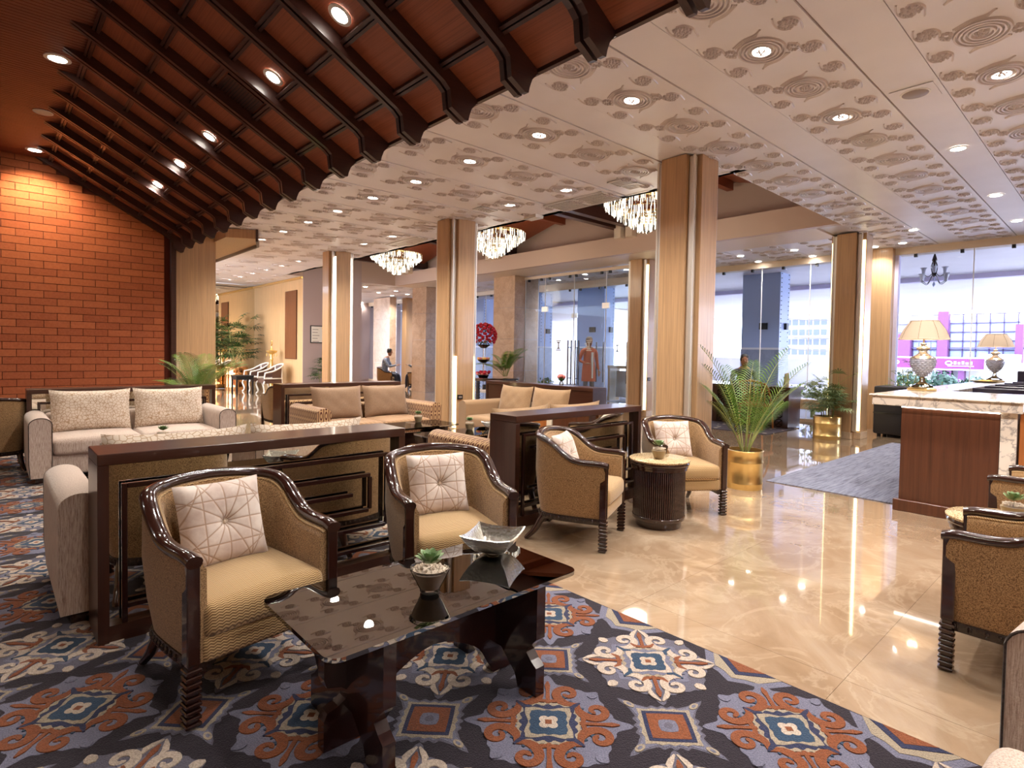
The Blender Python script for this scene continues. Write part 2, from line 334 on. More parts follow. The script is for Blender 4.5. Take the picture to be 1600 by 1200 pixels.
def struct(name, m, mats, parent=None):
    o = m.build(name, mats, parent)
    if parent is None: o['kind'] = 'structure'
    return o
def dup(root, loc=None, rz=None, label=None, group=None):
    r = root.copy(); COL.objects.link(r)
    if loc is not None: r.location = loc
    if rz is not None: r.rotation_euler = (0, 0, rz)
    if label: r['label'] = label
    if group: r['group'] = group
    for ch in list(root.children):
        c = ch.copy(); COL.objects.link(c); c.parent = r
        for g in list(ch.children):
            d = g.copy(); COL.objects.link(d); d.parent = c
    return r
def crom(pts, k=6):
    P = [Vector(p) for p in pts]; out = []
    for i in range(len(P)-1):
        a, b, c, d = P[max(i-1, 0)], P[i], P[i+1], P[min(i+2, len(P)-1)]
        for j in range(k):
            t = j/k; out.append(.5*((2*b)+(c-a)*t+(2*a-5*b+4*c-d)*t*t+(3*b-a-3*c+d)*t**3))
    out.append(P[-1]); return out
# ================================================================== SETTING
CZ = 3.36                                     # height of the plaster ceiling
# ---- floor with marble tiles
fl = struct('floor', M().box(1.2, 12.6, -6.2, 16.8, -.12, -.004).box(-4.2, 1.2, -6.2, 26, -.12, -.002), ['joint'])
TX = [2.58+1.0*i for i in range(-1, 10)]; TY = [.775+1.0*j for j in range(-4, 16)]
tile = M().box(.0007, .9993, .0007, .9993, -.05, 0).mesh('tile', ['floor_marble'])
for i in range(11):
    for j in range(20):
        place(tile, 'tile', fl, (TX[i], TY[j], 0))
struct('floor_far', M().box(1.2, 30, 16.776, 30, -.12, -.001).box(1.2, 12.59, -6.2, -3.23, -.12, -.001), ['floor_marble'])
# ---- brick wall at the far left, with its neighbours
YB = 11.3
bw = struct('wall_left', M().prism([(-4.2, 0), (2.32, 0), (2.32, 3.30), (.70, 4.14), (-4.2, 4.14)], YB+.012, YB+.2, axis='Y'), ['mortar'])
BL, BH = .318, .1115
bm = M().box(.004, BL-.004, -.012, .004, .004, BH-.004).mesh('brick', ['brick'])
hm = M().box(.004, BL/2-.004, -.012, .004, .004, BH-.004).mesh('half_brick', ['brick'])
def ztop(x): return 4.14 if x < .70 else 4.14-(x-.70)*.5185
nb = 0
for k in range(36):
    z = .13+k*BH; off = (k % 2)*BL/2; i = -2
    while True:
        x = .165+off+i*BL; i += 1
        if x > 2.30: break
        if x+BL > 2.32:
            if x+BL/2 <= 2.33 and z+BH < ztop(x+BL/2)+.02: place(hm, 'half_brick', bw, (x, YB, z))
            break
        if z+BH < ztop(x+BL)+.05 and nb < 298:
            place(bm, 'brick', bw, (x, YB, z)); nb += 1
struct('baseboard_left', M().box(-4.2, 2.32, YB-.03, YB+.012, 0, .125, c=.004), ['stone_beige'])
struct('trim_1', M().box(2.325, 2.40, YB-.06, YB+.2, 0, 3.27), ['wood_rafter'])
struct('wall_pier', M().box(2.40, 3.03, YB-.02, YB+2.6, 0, CZ), ['wood_light'])
struct('wall_west', M().box(-4.3, -4.2, -6.2, YB+.2, 0, 4.2), ['wood_wall'])
ws = struct('wall_south', M().box(-4.3, 14, -6.35, -6.2, 0, 4.2), ['wood_wall'])
for k in range(30):
    for i in range(9):
        x = -.6+i*BL+(k % 2)*BL/2
        if k < 29: place(bm, 'brick', ws, (x+BL, -6.203, .13+k*BH)).rotation_euler = (0, 0, pi)
struct('wall_back_left', M().box(-4.3, 3.0, 20.0, 20.1, 0, CZ), ['wood_wall'])
# ---- flat timber ceiling and its slats
ft = struct('ceiling_timber', M().box(-4.2, .74, -6.2, YB+.2, 4.14, 4.2), ['wood_rafter'])
sl = M().box(-4.2, .74, .004, .056, 4.115, 4.14).mesh('slat', ['wood_slat'])
for k in range(290): place(sl, 'slat', ft, (0, -6.1+.06*k, 0))
# ---- sloping canopy: boards between rafters and battens
SX0, SZ0, SM = .755, 4.11, -.5431
def sz(x): return SZ0+SM*(x-SX0)
ang = math.atan(SM)
BAT = [1.06-.315, 1.06+.03, 1.475, 1.85, 2.225, 2.56]
BAT = [.74, 1.135, 1.50, 1.875, 2.29, 2.585]
cn = thing('timber_canopy', 'sloping dark timber canopy ceiling of boards and rafters over the sofas', 'canopy', (0, 0, 0)); cn['kind'] = 'structure'; del cn['category']
RY0, RP = 1.47, .612
NR0, NR1 = -8, 16
raft = M()
# rafter profile in local (x along world X, z) as prism in Y
top = lambda x: sz(x)+.02
prof = [(.545, 4.118), (2.30, sz(2.30)-.11), (2.345, sz(2.345)-.125), (2.36, sz(2.36)-.235), (2.475, 2.945), (2.505, 2.95), (2.515, 2.99), (2.535, 3.04), (2.575, 3.085), (2.62, 3.105), (2.62, top(2.62)), (.74, top(.74))]
raft.prism(prof, -.052, -.012, axis='Y').prism(prof, .012, .052, axis='Y')
raft.prism([(.74, top(.74)), (.74, sz(.74)-.02), (2.30, sz(2.30)-.085), (2.45, 3.05), (2.60, 3.12), (2.60, top(2.6))], -.012, .012, axis='Y')
rme = raft.mesh('rafter', ['wood_rafter'])
for k in range(NR0, NR1+1): place(rme, 'rafter', cn, (0, RY0+RP*k, 0))
bat = M()
for d in (-.016, .016): bat.box(-.011+d, .011+d, .045, RP-.045, -.045, .0, 0)
bat.box(-.02, .02, .045, RP-.045, -.02, .0)
bme = bat.mesh('batten', ['wood_rafter'])
pm = {}
for i in range(5):
    x0, x1 = BAT[i], BAT[i+1]; L = (x1-x0)/cos(ang)
    pm[i] = M().box(.004, L-.004, .03, RP-.03, 0, .018).mesh('board', ['wood_panel'])
for k in range(NR0, NR1):
    y = RY0+RP*k
    for i in range(5):
        place(pm[i], 'board', cn, (BAT[i], y, sz(BAT[i])), rot=(0, -ang, 0))
    for i in range(0, 6 if False else 5):
        place(bme, 'batten', cn, (BAT[i]+.004, y, sz(BAT[i])), rot=(0, -ang, 0))
M().box(2.575, 2.605, RY0+RP*NR0, RY0+RP*NR1+.06, 3.095, 3.15).build('eave_board', ['wood_rafter'], cn)
# ---- plaster ceiling: smooth and moulded strips
PY = 1.045; Y0 = 1.765
OX0, OX1, OY0, OY1 = 6.14, 9.50, 3.02, 16.0      # the raised coffer over the entrance lane
cl = struct('ceiling', M().box(2.3, OX0-.03, -6.2, 20.2, CZ+.03, CZ+.12).box(OX1+.13, 30, -6.2, 30, CZ+.03, CZ+.12).box(OX0-.03, OX1+.13, -6.2, OY0-.05, CZ+.03, CZ+.12).box(OX0-.03, OX1+.13, OY1+.05, 30, CZ+.03, CZ+.12), ['plaster'])
# moulded rosette
ros = M()
for e, (r, hh) in enumerate(((.150, .010), (.122, .010), (.096, .009), (.066, .009))):
    pts = [(r*1.12*cos(2*pi*i/36), r*.92*sin(2*pi*i/36), -.001) for i in range(37)]
    ros.tube(pts, .0105, 6, flat=1.5)
for k in range(10):
    a = 2*pi*k/10; rr = .034 if k % 2 else .018
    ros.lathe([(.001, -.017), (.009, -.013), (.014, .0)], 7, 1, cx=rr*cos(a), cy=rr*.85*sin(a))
for sgn in (1, -1):
    for q in range(3):
        pts = crom([(sgn*(.13+.012*q), sgn*(-.10-.01*q), 0), (sgn*(.185+.010*q), sgn*-.03, 0), (sgn*(.19+.012*q), sgn*.05, 0), (sgn*(.235+.006*q), sgn*(.085+.008*q), 0)], 5)
        ros.tube(pts, .007, 5, flat=1.5)
    # cloud tufts above and below
    for k in range(9):
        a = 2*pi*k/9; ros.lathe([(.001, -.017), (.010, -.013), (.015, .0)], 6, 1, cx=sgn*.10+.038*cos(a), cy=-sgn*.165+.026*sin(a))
    pts = crom([(sgn*.03, -sgn*.16, 0), (sgn*.08, -sgn*.20, 0), (sgn*.15, -sgn*.19, 0), (sgn*.21, -sgn*.20, 0)], 5); ros.tube(pts, .007, 5, flat=1.5)
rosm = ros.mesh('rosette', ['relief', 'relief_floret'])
clu = M()
def cloud(m, x, y, s=1.0, rz=0.0):
    m.at(x, y, 0, rz, sc=s)
    rr = random.Random(3)
    for k in range(24):
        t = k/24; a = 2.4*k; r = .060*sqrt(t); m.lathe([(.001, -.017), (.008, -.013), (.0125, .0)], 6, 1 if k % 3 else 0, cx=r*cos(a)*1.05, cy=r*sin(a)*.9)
    pts = crom([(-.115, .045, 0), (-.06, .062, 0), (.0, .066, 0), (.055, .045, 0), (.07, .0, 0)], 5); m.tube(pts, .007, 5, flat=1.4)
    pts = crom([(-.07, .0, 0), (-.055, -.045, 0), (.0, -.066, 0), (.06, -.058, 0), (.115, -.045, 0)], 5); m.tube(pts, .007, 5, flat=1.4)
    m.at()
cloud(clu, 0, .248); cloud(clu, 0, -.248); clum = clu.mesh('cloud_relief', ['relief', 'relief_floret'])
PXR = .748
def in_open(x, y): return OX0-.18 < x < OX1+.55 and OY0-.12 < y < OY1
nros = ncl = 0
spans = lambda y, yy=0: [(2.28, OX0), (OX1+1.1, 12.34)] if OY0 < y < OY1 else [(2.28, 12.34)]
for j in range(-5, 17):
    yc = Y0+PY*j
    for (a, b) in spans(yc):
        pn = M().box(a, b, yc-.365+.004, yc+.325, CZ, CZ+.03).build('moulded_panel', ['plaster'], cl)
        M().box(a, b, yc+.68-.006, yc+.68+.006, CZ+.012, CZ+.03).build('seam', ['seam'], cl) if not (yc+.68 > OY0 and yc < OY0) else None
        for i in range(-2, 13):
            x = 3.80+PXR*i
            if a+.2 < x < b-.15 and yc > -3.6:
                if nros < 298: place(rosm, 'rosette', pn, (x, yc, CZ)); nros += 1
        cm = None
        if yc > -1.6 and yc < 13:
            for i in range(-4, 26):
                x = 3.605+PXR/2*i
                if a+.1 < x < b-.1: place(clum, 'cloud_relief', pn, (x, yc, CZ)); ncl += 1
for j in range(-5, 17):
    yc = Y0+PY*j
    for (a, b) in spans(yc+.5):
        M().box(a, b, yc+.333, yc+.68-.008, CZ+.004, CZ+.03).build('smooth_panel', ['plaster'], cl)
print('rosettes', nros, 'clouds', ncl)
# ---- coffer over the entrance lane
OXB = OX1+1.1
cf = M()
cf.box(OX0-.06, OX0, OY0-.06, OY1, CZ, CZ+1.25)               # near side
cf.box(OX0, OX1+.5, OY0-.10, OY0+.12, CZ+.035, CZ+1.25)
cf.box(OX0, 30, OY1+.005, OY1+.15, CZ+.005, CZ+1.25)
struct('ceiling_coffer_sides', cf, ['beam'])
struct('trim_2', M().box(OX1, OX1+.12, OY0+.12, OY1, CZ-.0, CZ+.37).box(OX1+.12, OX1+.62, OY0, OY1, CZ+.31, CZ+.37), ['beam'])
struct('trim_3', M().box(OX1+.62, OX1+.74, OY0, OY1, CZ+.31, CZ+1.15), ['beam'])
struct('trim_4', M().box(OX1+.125, OXB, OY0+.5, OY1, CZ, CZ+.028), ['cream'])
struct('trim_5', M().box(OX0-.10, OX0, OY0, OY1, CZ-.0, CZ+.03), ['white'])
# dark timber hipped lids of the coffer, one over each chandelier bay
lid = M().box(OX0, OX1+.7, OY0, OY1, CZ+1.15, CZ+1.2)
struct('ceiling_coffer', lid, ['wood_rafter'])
for k in range(4):
    yc = 5.1+4.08*k
    if yc > OY1: break
    y0, y1 = max(OY0+.01, yc-1.95), min(OY1-.01, yc+1.95)
    m = M(); m.prism([(y0, CZ+.62), (yc, CZ+1.12), (y1, CZ+.62), (y1, CZ+.70), (yc, CZ+1.2), (y0, CZ+.70)], OX0+.02, OX0+1.3, axis='X')
    m.prism([(y0, CZ+.62), (yc, CZ+1.12), (y1, CZ+.62), (y1, CZ+.70), (yc, CZ+1.2), (y0, CZ+.70)], OX1-.75, OX1+.45, axis='X')
    m.box(OX0+.05, OX1+.4, yc-.06, yc+.06, CZ+.95, CZ+1.14)
    struct('trim_%d' % (6+k), m, ['wood_panel'])
    b = M()
    for yy in (y0, y1-.14): b.box(OX0+.02, OX1+.6, yy, yy+.14, CZ+.50, CZ+.72)
    struct('trim_%d' % (10+k), b, ['wood_rafter'])
    q = M()
    for yy in (y1-.22, y1+.06): q.box(OX1-.16, OX1, yy, yy+.16, CZ+.30, CZ+.56)
    if y1 < OY1-.3: struct('trim_%d' % (14+k), q, ['cream'])
# ---- columns
def column(x, y, label, mat_='wood_light', led='led', lowled=False, big=False):
    t = thing('column', label, 'column', (x, y, 0), 0, None)
    wx, wy, nt = .55, .52, .115
    M().box(.10, wx-.10, .09, wy-.09, 0, CZ-.0).build('core', ['wood_light'], t)
    for nm, bx in (('front_panel', (nt, wx-nt, 0, .10)), ('rear_panel', (nt, wx-nt, wy-.10, wy)), ('side_panel', (0, .10, nt, wy-nt)), ('side_panel', (wx-.10, wx, nt, wy-nt))):
        M().box(*bx, .0, CZ-.002, c=.003).build(nm, [mat_], t)
    for sx in (0, 1):
        for sy in (0, 1):
            cx_, cy_ = (.082 if sx == 0 else wx-.082), (.082 if sy == 0 else wy-.082)
            m = M(); dx, dy = (-1 if sx == 0 else 1), (-1 if sy == 0 else 1)
            m.box(cx_-.034, cx_+.034, cy_-.034, cy_+.034, .12, CZ-.01, c=.016)
            mm = M(); mm.box(cx_-.014+dx*.03, cx_+.014+dx*.03, cy_-.014+dy*.03, cy_+.014+dy*.03, .12, CZ-.01, c=.006)
            m.build('corner_strip', ['metal'], t); mm.build('corner_bead', ['metal'], t)
            z0, z1 = (.14, 1.25) if lowled else (.14, CZ-.12)
            if led and not big: M().box(*((.106, .1145) if sx == 0 else (wx-.1145, wx-.106)), *((.012, .082) if sy == 0 else (wy-.082, wy-.012)), z0, z1).build('light_strip', [led], t)
    M().box(nt-.012, wx-nt+.012, -.012, .10, 0, .115, c=.004).box(-.012, .10, nt-.012, wy-nt+.012, 0, .115, c=.004).box(nt-.012, wx-nt+.012, wy-.1, wy+.012, 0, .115, c=.004).box(wx-.1, wx+.012, nt-.012, wy-nt+.012, 0, .115, c=.004).build('plinth', ['stone_beige'], t)
    return t
c0 = column(5.20, 3.04, 'nearest and largest wood-clad column, behind the small round table', led=None)
c1 = column(5.20, 7.10, 'wood-clad column with corner light strip behind the patterned sofa', lowled=True)
c2 = column(5.20, 11.28, 'wood-clad column with bright corner strip, beside the framed notice', led='led_white')
c3 = column(10.34, 3.03, 'wood-clad column lit at its corners behind the fan-leaved potted plant')
c4 = column(10.24, 7.10, 'narrow looking wood-clad column right of the glass entrance')
c5 = dup(c0, (5.2, -1.05, 0), 0, 'wood-clad column behind the viewer beyond the right-hand seats'); c5['kind'] = 'structure'; del c5['category']
def stone_pillar(x, y, label, wx=.62, wy=.6, mat_='stone_pink', mat2='stone_white'):
    t = thing('stone_pillar', label, 'pillar', (x, y, 0))
    M().box(.03, wx-.03, .03, wy-.03, 0, CZ).build('core', [mat2], t)
    for k in range(4):
        z0, z1 = k*CZ/4+.003, (k+1)*CZ/4-.003
        for bx, mm in (((.03, wx-.03, 0, .03), mat_), ((.0, .03, 0, wy), mat_), ((wx-.03, wx, 0, wy), mat2), ((.03, wx-.03, wy-.03, wy), mat2)):
            M().box(*bx, z0, z1).build('stone_slab', [mm], t)
    return t
stone_pillar(10.24, 11.2, 'pinkish stone pillar left of the glass entrance, behind the roses', .9, .85)
stone_pillar(10.24, 15.35, 'pinkish stone pillar right of the seated people', .9, .8)
t = stone_pillar(11.3, 19.4, 'broad white marble pillar behind the seated man', .30, 1.25, 'stone_pink', 'stone_white')
# ---- walls in the far lobby
wl_ = struct('wall_far', M().box(6.55, 8.33, OY1, 20.1, 0, CZ), ['wood_wall'])
M().box(6.549, 8.34, OY1-.012, OY1, 0, CZ+1.2).build('facing', ['lilac'], wl_)
ins = M()
ins.box(6.53, 6.549, 16.39, 17.24, 1.02, 3.01)
st = M()
for k in range(11): st.box(6.518, 6.531, 16.40+k*.0765, 16.46+k*.0765, 1.03, 3.0)
ins.build('timber_inset', ['wood_rafter'], wl_)
sm_ = M().box(0, .013, 0, .064, 0, 1.97).mesh('slat', ['wood_stripe'])
for k in range(11): place(sm_, 'slat', wl_, (6.518, 16.40+k*.0765, 1.03))
struct('wall_mirror', M().box(3.0, 6.55, 19.98, 20.05, 0, CZ+.02), ['wall_mirror'])
struct('wall_end', M().box(8, 30, 26.0, 26.1, 0, CZ), ['plaster'])
struct('wall_end_panel', M().box(12.7, 14.2, 23.4, 23.6, 0, CZ).box(11.5, 12.7, 23.0, 23.2, 0, CZ), ['lilac'])
struct('trim_20', M().box(11.9, 12.4, 19.2, 19.5, 0, CZ), ['wood_light'])
struct('trim_21', M().box(6.50, 6.549, OY1, 20, CZ-.06, CZ), ['brass'])
# timber-edged bulkhead beyond the pier
bk = M(); poly = [(3.0, 10.6), (3.42, 10.35), (3.62, 10.9), (3.62, 13.6), (3.0, 13.8)]
bk.prism(poly, 3.20, 3.35); struct('trim_22', bk, ['wood_light'])
bk = M()
for a, b in zip(poly[1:-1], poly[2:]):
    d = Vector((b[0]-a[0], b[1]-a[1])); L = d.length
    bk.at(a[0], a[1], 0, atan2(d.y, d.x)).box(-.01, L+.01, -.03, .01, 3.15, 3.36)
bk.at(); struct('trim_23', bk, ['wood_rafter'])
# ---- street front: lintel, pilaster, glazing
GX = 12.40
struct('wall_front', M().box(GX-.06, GX+.2, -6.2, 26, 3.235, CZ+.1), ['cream'])
struct('wall_front_pilaster', M().box(GX-.22, GX+.1, 3.10, 3.56, 0, 3.36), ['wood_light'])
struct('window_1_frame', M().box(GX-.06, GX+.08, 3.04, 3.10, 0, 3.235), ['out_lilac'])
struct('wall_front_south', M().box(GX-.06, GX+.1, -6.2, -2.2, 0, 3.3), ['wood_light'])
def glazing(nm, y0, y1, seams, z1=3.235):
    g = M().box(GX, GX+.014, y0, y1, .06, z1); o = struct(nm, g, ['window_glass'])
    for y in seams: M().box(GX-.004, GX+.018, y-.007, y+.007, .06, z1).build('joint_strip', ['white'], o)
    M().box(GX-.03, GX+.05, y0, y1, 0, .06).build('sill', ['stone_beige'], o)
    ys = [y0+.25+(y1-y0-.5)*k/max(1, round((y1-y0)/.75)) for k in range(round((y1-y0)/.75)+1)]
    cm_ = M().box(-.03, .03, -.025, .025, -.06, .0).mesh('glass_clamp', ['black'])
    for y in ys: place(cm_, 'glass_clamp', o, (GX, y, z1))
    return o
glazing('window_1', -2.2, 3.04, (1.95, -.2))
glazing('window_2', 3.56, 7.4, (4.6, 5.6))
glazing('window_3', 13.0, 26.0, (15.0, 17.0, 19.0))
# ---- glass entrance: inner screen and vestibule
EX = 10.62
def pane(nm, x0, x1, y0, y1, z0, z1, parent): return M().box(x0, x1, y0, y1, z0, z1).build(nm, ['door_glass'], parent)
d1 = struct('door_1', M().box(EX-.03, EX+.03, 7.62, 11.2, 3.26, 3.33), ['cream'])
pane('fixed_pane', EX, EX+.012, 7.62, 8.45, .01, 3.26, d1); pane('fixed_pane', EX, EX+.012, 10.45, 11.2, .01, 3.26, d1); pane('transom_pane', EX, EX+.012, 8.46, 10.44, 2.46, 3.26, d1)
pane('door_leaf', EX, EX+.012, 8.46, 9.445, .01, 2.45, d1); pane('door_leaf', EX, EX+.012, 9.455, 10.44, .01, 2.45, d1)
for y in (8.455, 9.45, 10.445, 7.62, 11.19): M().box(EX-.002, EX+.016, y-.006, y+.006, .01, 3.26).build('joint_strip', ['white'], d1)
for y in (9.33, 9.57): M().box(EX-.07, EX-.045, y-.014, y+.014, .55, 1.65).box(EX+.055, EX+.08, y-.014, y+.014, .55, 1.65).box(EX-.05, EX+.06, y-.008, y+.008, .7, .72).box(EX-.05, EX+.06, y-.008, y+.008, 1.46, 1.48).build('pull_handle', ['steel_dark'], d1)
for y in (8.455, 10.445): M().box(EX-.02, EX+.03, y-.10, y+.10, 2.39, 2.52).build('patch_fitting', ['metal'], d1)
for k, y in enumerate((7.75, 8.35, 8.6, 9.4, 9.6, 10.3, 10.6, 11.05)): M().box(EX-.02, EX+.03, y-.025, y+.025, 3.20, 3.27).build('glass_clamp', ['black'], d1)
d2 = struct('door_2', M().box(GX-.03, GX+.03, 7.4, 13.0, 3.17, 3.235), ['cream'])
pane('fixed_pane', GX, GX+.012, 7.4, 9.0, .01, 3.17, d2); pane('fixed_pane', GX, GX+.012, 11.0, 13, .01, 3.17, d2); pane('door_leaf', GX, GX+.012, 9.01, 9.995, .01, 2.45, d2); pane('door_leaf', GX, GX+.012, 10.005, 10.99, .01, 2.45, d2); pane('transom_pane', GX, GX+.012, 9.01, 10.99, 2.46, 3.17, d2)
pane('side_pane', EX+.02, GX-.02, 7.63, 7.642, .01, 3.26, d2)
for y in (8.9, 9.1, 9.88, 10.12): M().box(GX-.07, GX-.045, y-.014, y+.014, .55, 1.65).build('pull_handle', ['steel_dark'], d2)
for y in (9.0, 11.0): M().box(GX-.02, GX+.03, y-.10, y+.10, 2.35, 2.48).build('patch_fitting', ['metal'], d2)
for y in (7.7, 8.8, 9.2, 9.9, 10.1, 10.8, 11.2, 12.6): M().box(GX-.02, GX+.03, y-.025, y+.025, 3.11, 3.18).build('glass_clamp', ['black'], d2)
def emblem(parent, x, y, z, s=.12):      # etched letter-like mark: stacked bars with flared ends
    m = M()
    for z0, z1, hw in ((.30, .36, .62), (.22, .26, .42), (-.22, .22, .16), (-.26, -.22, .42), (-.36, -.30, .62)):
        m.box(x-.016, x-.013, y-hw*s*1.1, y+hw*s*1.1, z+z0*s*3, z+z1*s*3)
    m.prism([(y-.52*s, z+.66*s), (y+.52*s, z+.66*s), (y+.2*s, z+.45*s), (y-.2*s, z+.45*s)], x-.016, x-.013, axis='X')
    m.prism([(y-.2*s, z-.45*s), (y+.2*s, z-.45*s), (y+.52*s, z-.66*s), (y-.52*s, z-.66*s)], x-.016, x-.013, axis='X')
    m.build('etched_emblem', ['white_cloth'], parent)
emblem(d1, EX, 9.93, 1.52); emblem(d1, EX, 8.93, 1.52); emblem(d2, GX, 9.45, 1.48, .13); emblem(d2, GX, 10.5, 1.48, .13)
# ================================================================== LAMPS IN THE CEILINGS
dl_me = M().lathe([(.088, -.004), (.088, .0), (.072, .0), (.070, -.006)], 24).mesh('trim_ring', ['lamp_trim'])
dl_le = M().lathe([(.0, -.010), (.045, -.009), (.070, -.004)], 20).mesh('lens', ['lamp_white'])
ORD = ['first', 'second', 'third', 'fourth', 'fifth', 'sixth', 'seventh', 'eighth', 'ninth', 'tenth', 'eleventh', 'twelfth', 'thirteenth', 'fourteenth', 'fifteenth', 'sixteenth', 'seventeenth', 'eighteenth', 'nineteenth', 'twentieth']
def downlight(x, y, z, label, group, watts=None, rot=None, size=1.0, lens=True, spot=R(140), col=(1, .94, .87)):
    t = thing('downlight', label, 'ceiling light', (x, y, z), 0, group)
    if rot: t.rotation_euler = rot
    a = place(dl_me, 'trim_ring', t); 
    b = place(dl_le, 'lens', t)
    a.scale = b.scale = (size, size, size)
    wt = DOWN_W if watts is None else watts
    if wt:
        ld = bpy.data.lights.new('downlight_bulb', 'SPOT'); ld.energy = wt; ld.spot_size = spot; ld.spot_blend = .7; ld.shadow_soft_size = .06; ld.color = col
        lo = bpy.data.objects.new('downlight_bulb', ld); COL.objects.link(lo); lo.parent = t; lo.location = (0, 0, -.03)
    return t
n_ = 0
for k in range(-4, 17):
    y = 1.76+1.044*k
    if k < 0: downlight(3.795, y, CZ, 'recessed downlight nearest the timber eave, behind the viewer, %s back' % ORD[-k-1], 'downlights along the eave')
    else: downlight(3.795, y, CZ, 'recessed downlight in the row along the timber eave, %s from the viewer' % ORD[k], 'downlights along the eave', watts=DOWN_W*(.55 if k > 10 else 1))
for i, k in enumerate((-4, -2, -1, 0, 3, 4, 7, 8, 11, 12, 13, 14, 15, 16)):
    downlight(5.32, 1.76+1.044*k, CZ, 'recessed downlight in the column row of the plaster ceiling, %s from the viewer' % ORD[i], 'downlights along the columns', watts=DOWN_W*(.42 if k > 9 else 1))
for i, (x, y) in enumerate(((6.889, 1.24), (9.143, 1.25), (11.0, 1.255), (11.0, .25), (8.0, .0), (9.5, -1.2))):
    downlight(x, y, CZ, 'recessed downlight in the smooth strip over the reception desk, %s from the viewer' % ORD[i], 'downlights over the reception desk', watts=DOWN_W*.6)
for i, (x, y) in enumerate(((10.72, 2.46), (11.80, 2.86), (11.9, 3.32), (11.26, 5.54), (12.15, 5.58), (11.3, 4.5), (12.2, 4.5), (11.3, 8.4), (11.3, 9.7), (11.7, 11.0), (11.95, 10.2))):
    downlight(x, y, CZ, 'recessed downlight beside the street glazing, %s counted from the reception desk' % ORD[i], 'downlights beside the street glazing', watts=DOWN_W*.5)
for i, (x, y) in enumerate(((10.3, 17.3), (10.2, 18.3), (11.1, 18.9), (11.2, 18.0), (9.0, 17.0), (12.4, 20.4), (13.5, 21.5), (12, 23))):
    downlight(x, y, CZ, 'recessed downlight in the far room beyond the chandeliers, %s inward' % ORD[i], 'downlights in the far room', watts=DOWN_W*1.2)
for i, y in enumerate((9.29, 8.04, 6.77, 4.92, 3.70, 2.46, 1.22, -.6)):
    downlight(1.755, y, sz(1.755)-.006, 'downlight set in the sloping timber canopy, %s from the brick wall' % ORD[i], 'downlights in the sloping canopy', rot=(0, -ang, 0), size=.95, watts=DOWN_W*.6)
for i, y in enumerate((10.85, 7.25, 4.2, 1.0, -2.5)):
    downlight(.53, y, 4.113, 'bright downlight in the flat timber ceiling, %s from the brick wall' % ORD[i], 'downlights in the flat timber ceiling', size=1.25, watts=DOWN_W*(2.0 if i == 0 else .65), col=(1, .78, .5) if i == 0 else (1, .88, .7))
for i, y in enumerate((-2.5, 4, 9)):
    downlight(-2.4, y, 4.113, 'downlight in the flat timber ceiling far left of the sofas, %s along' % ORD[i], 'downlights in the flat timber ceiling', size=1.25, watts=DOWN_W*.8)
def disc_speaker(x, y, z, label, mt='seam', sq=False):
    t = thing('ceiling_speaker', label, 'ceiling speaker', (x, y, z))
    M().lathe([(.10, -.006), (.10, .0), (.0, .0)], 24).build('rim', ['lamp_trim'], t); M().lathe([(.0, -.009), (.085, -.008), (.09, -.003)], 24).build('grille', [mt], t)
    if sq: M().box(-.14, .14, -.14, .14, -.003, .0).build('cover_plate', ['plaster'], t)
disc_speaker(5.244, 1.224, CZ, 'round grey speaker grille on a square plate in the plaster ceiling', sq=True)
disc_speaker(.52, 9.02, 4.112, 'pale round speaker disc in the flat timber ceiling', 'cream')
disc_speaker(4.6, 9.1, CZ, 'small round grille between the far rows of downlights')
def vent(x0, x1, y0, y1, z, label, nx=9, ny=0, rot=None):
    t = thing('ceiling_vent', label, 'vent', ((x0+x1)/2, (y0+y1)/2, z)); hx, hy = (x1-x0)/2, (y1-y0)/2
    if rot: t.rotation_euler = rot
    M().box(-hx, hx, -hy, hy, -.002, .0).build('backing', ['black' if rot else 'seam'], t)
    m = M(); m.box(-hx, hx, -hy, -hy+.015, -.012, 0).box(-hx, hx, hy-.015, hy, -.012, 0).box(-hx, -hx+.015, -hy, hy, -.012, 0).box(hx-.015, hx, -hy, hy, -.012, 0).build('frame', ['wood_rafter' if rot else 'lamp_trim'], t)
    bl = M().box(-.006, .006, -hy+.015, hy-.015, -.01, -.002).mesh('slat', ['wood_rafter' if rot else 'lamp_trim'])
    for i in range(1, nx): place(bl, 'slat', t, (-hx+2*hx*i/nx, 0, 0))
vent(5.66, 6.10, 4.62, 5.12, CZ, 'large slatted ceiling grille nearest the first chandelier'); vent(5.66, 6.10, 5.14, 5.64, CZ, 'large slatted ceiling grille, further of the adjoining pair')
vent(5.42, 5.62, 4.10, 4.34, CZ, 'small slatted ceiling vent in front of the large grille pair', 6); vent(5.64, 5.84, 4.08, 4.32, CZ, 'small slatted ceiling vent beside the coffer edge', 6)
vent(5.66, 5.95, 8.8, 9.9, CZ, 'long flat ceiling grille between the two middle columns', 8); vent(5.1, 5.4, 6.3, 6.5, CZ, 'small ceiling vent left of the second chandelier', 6)
vent(1.52, 1.86, 5.37, 5.87, sz(1.69)-.006, 'dark slatted vent set in the sloping timber canopy', 14, rot=(0, -ang, 0))
M().box(5.92, 6.08, 6.05, 6.3, CZ-.045, CZ).build('smoke_detector', ['lamp_trim']); tag(bpy.data.objects['smoke_detector'], 'small white box fitted on the ceiling edge above the second chandelier', 'detector')

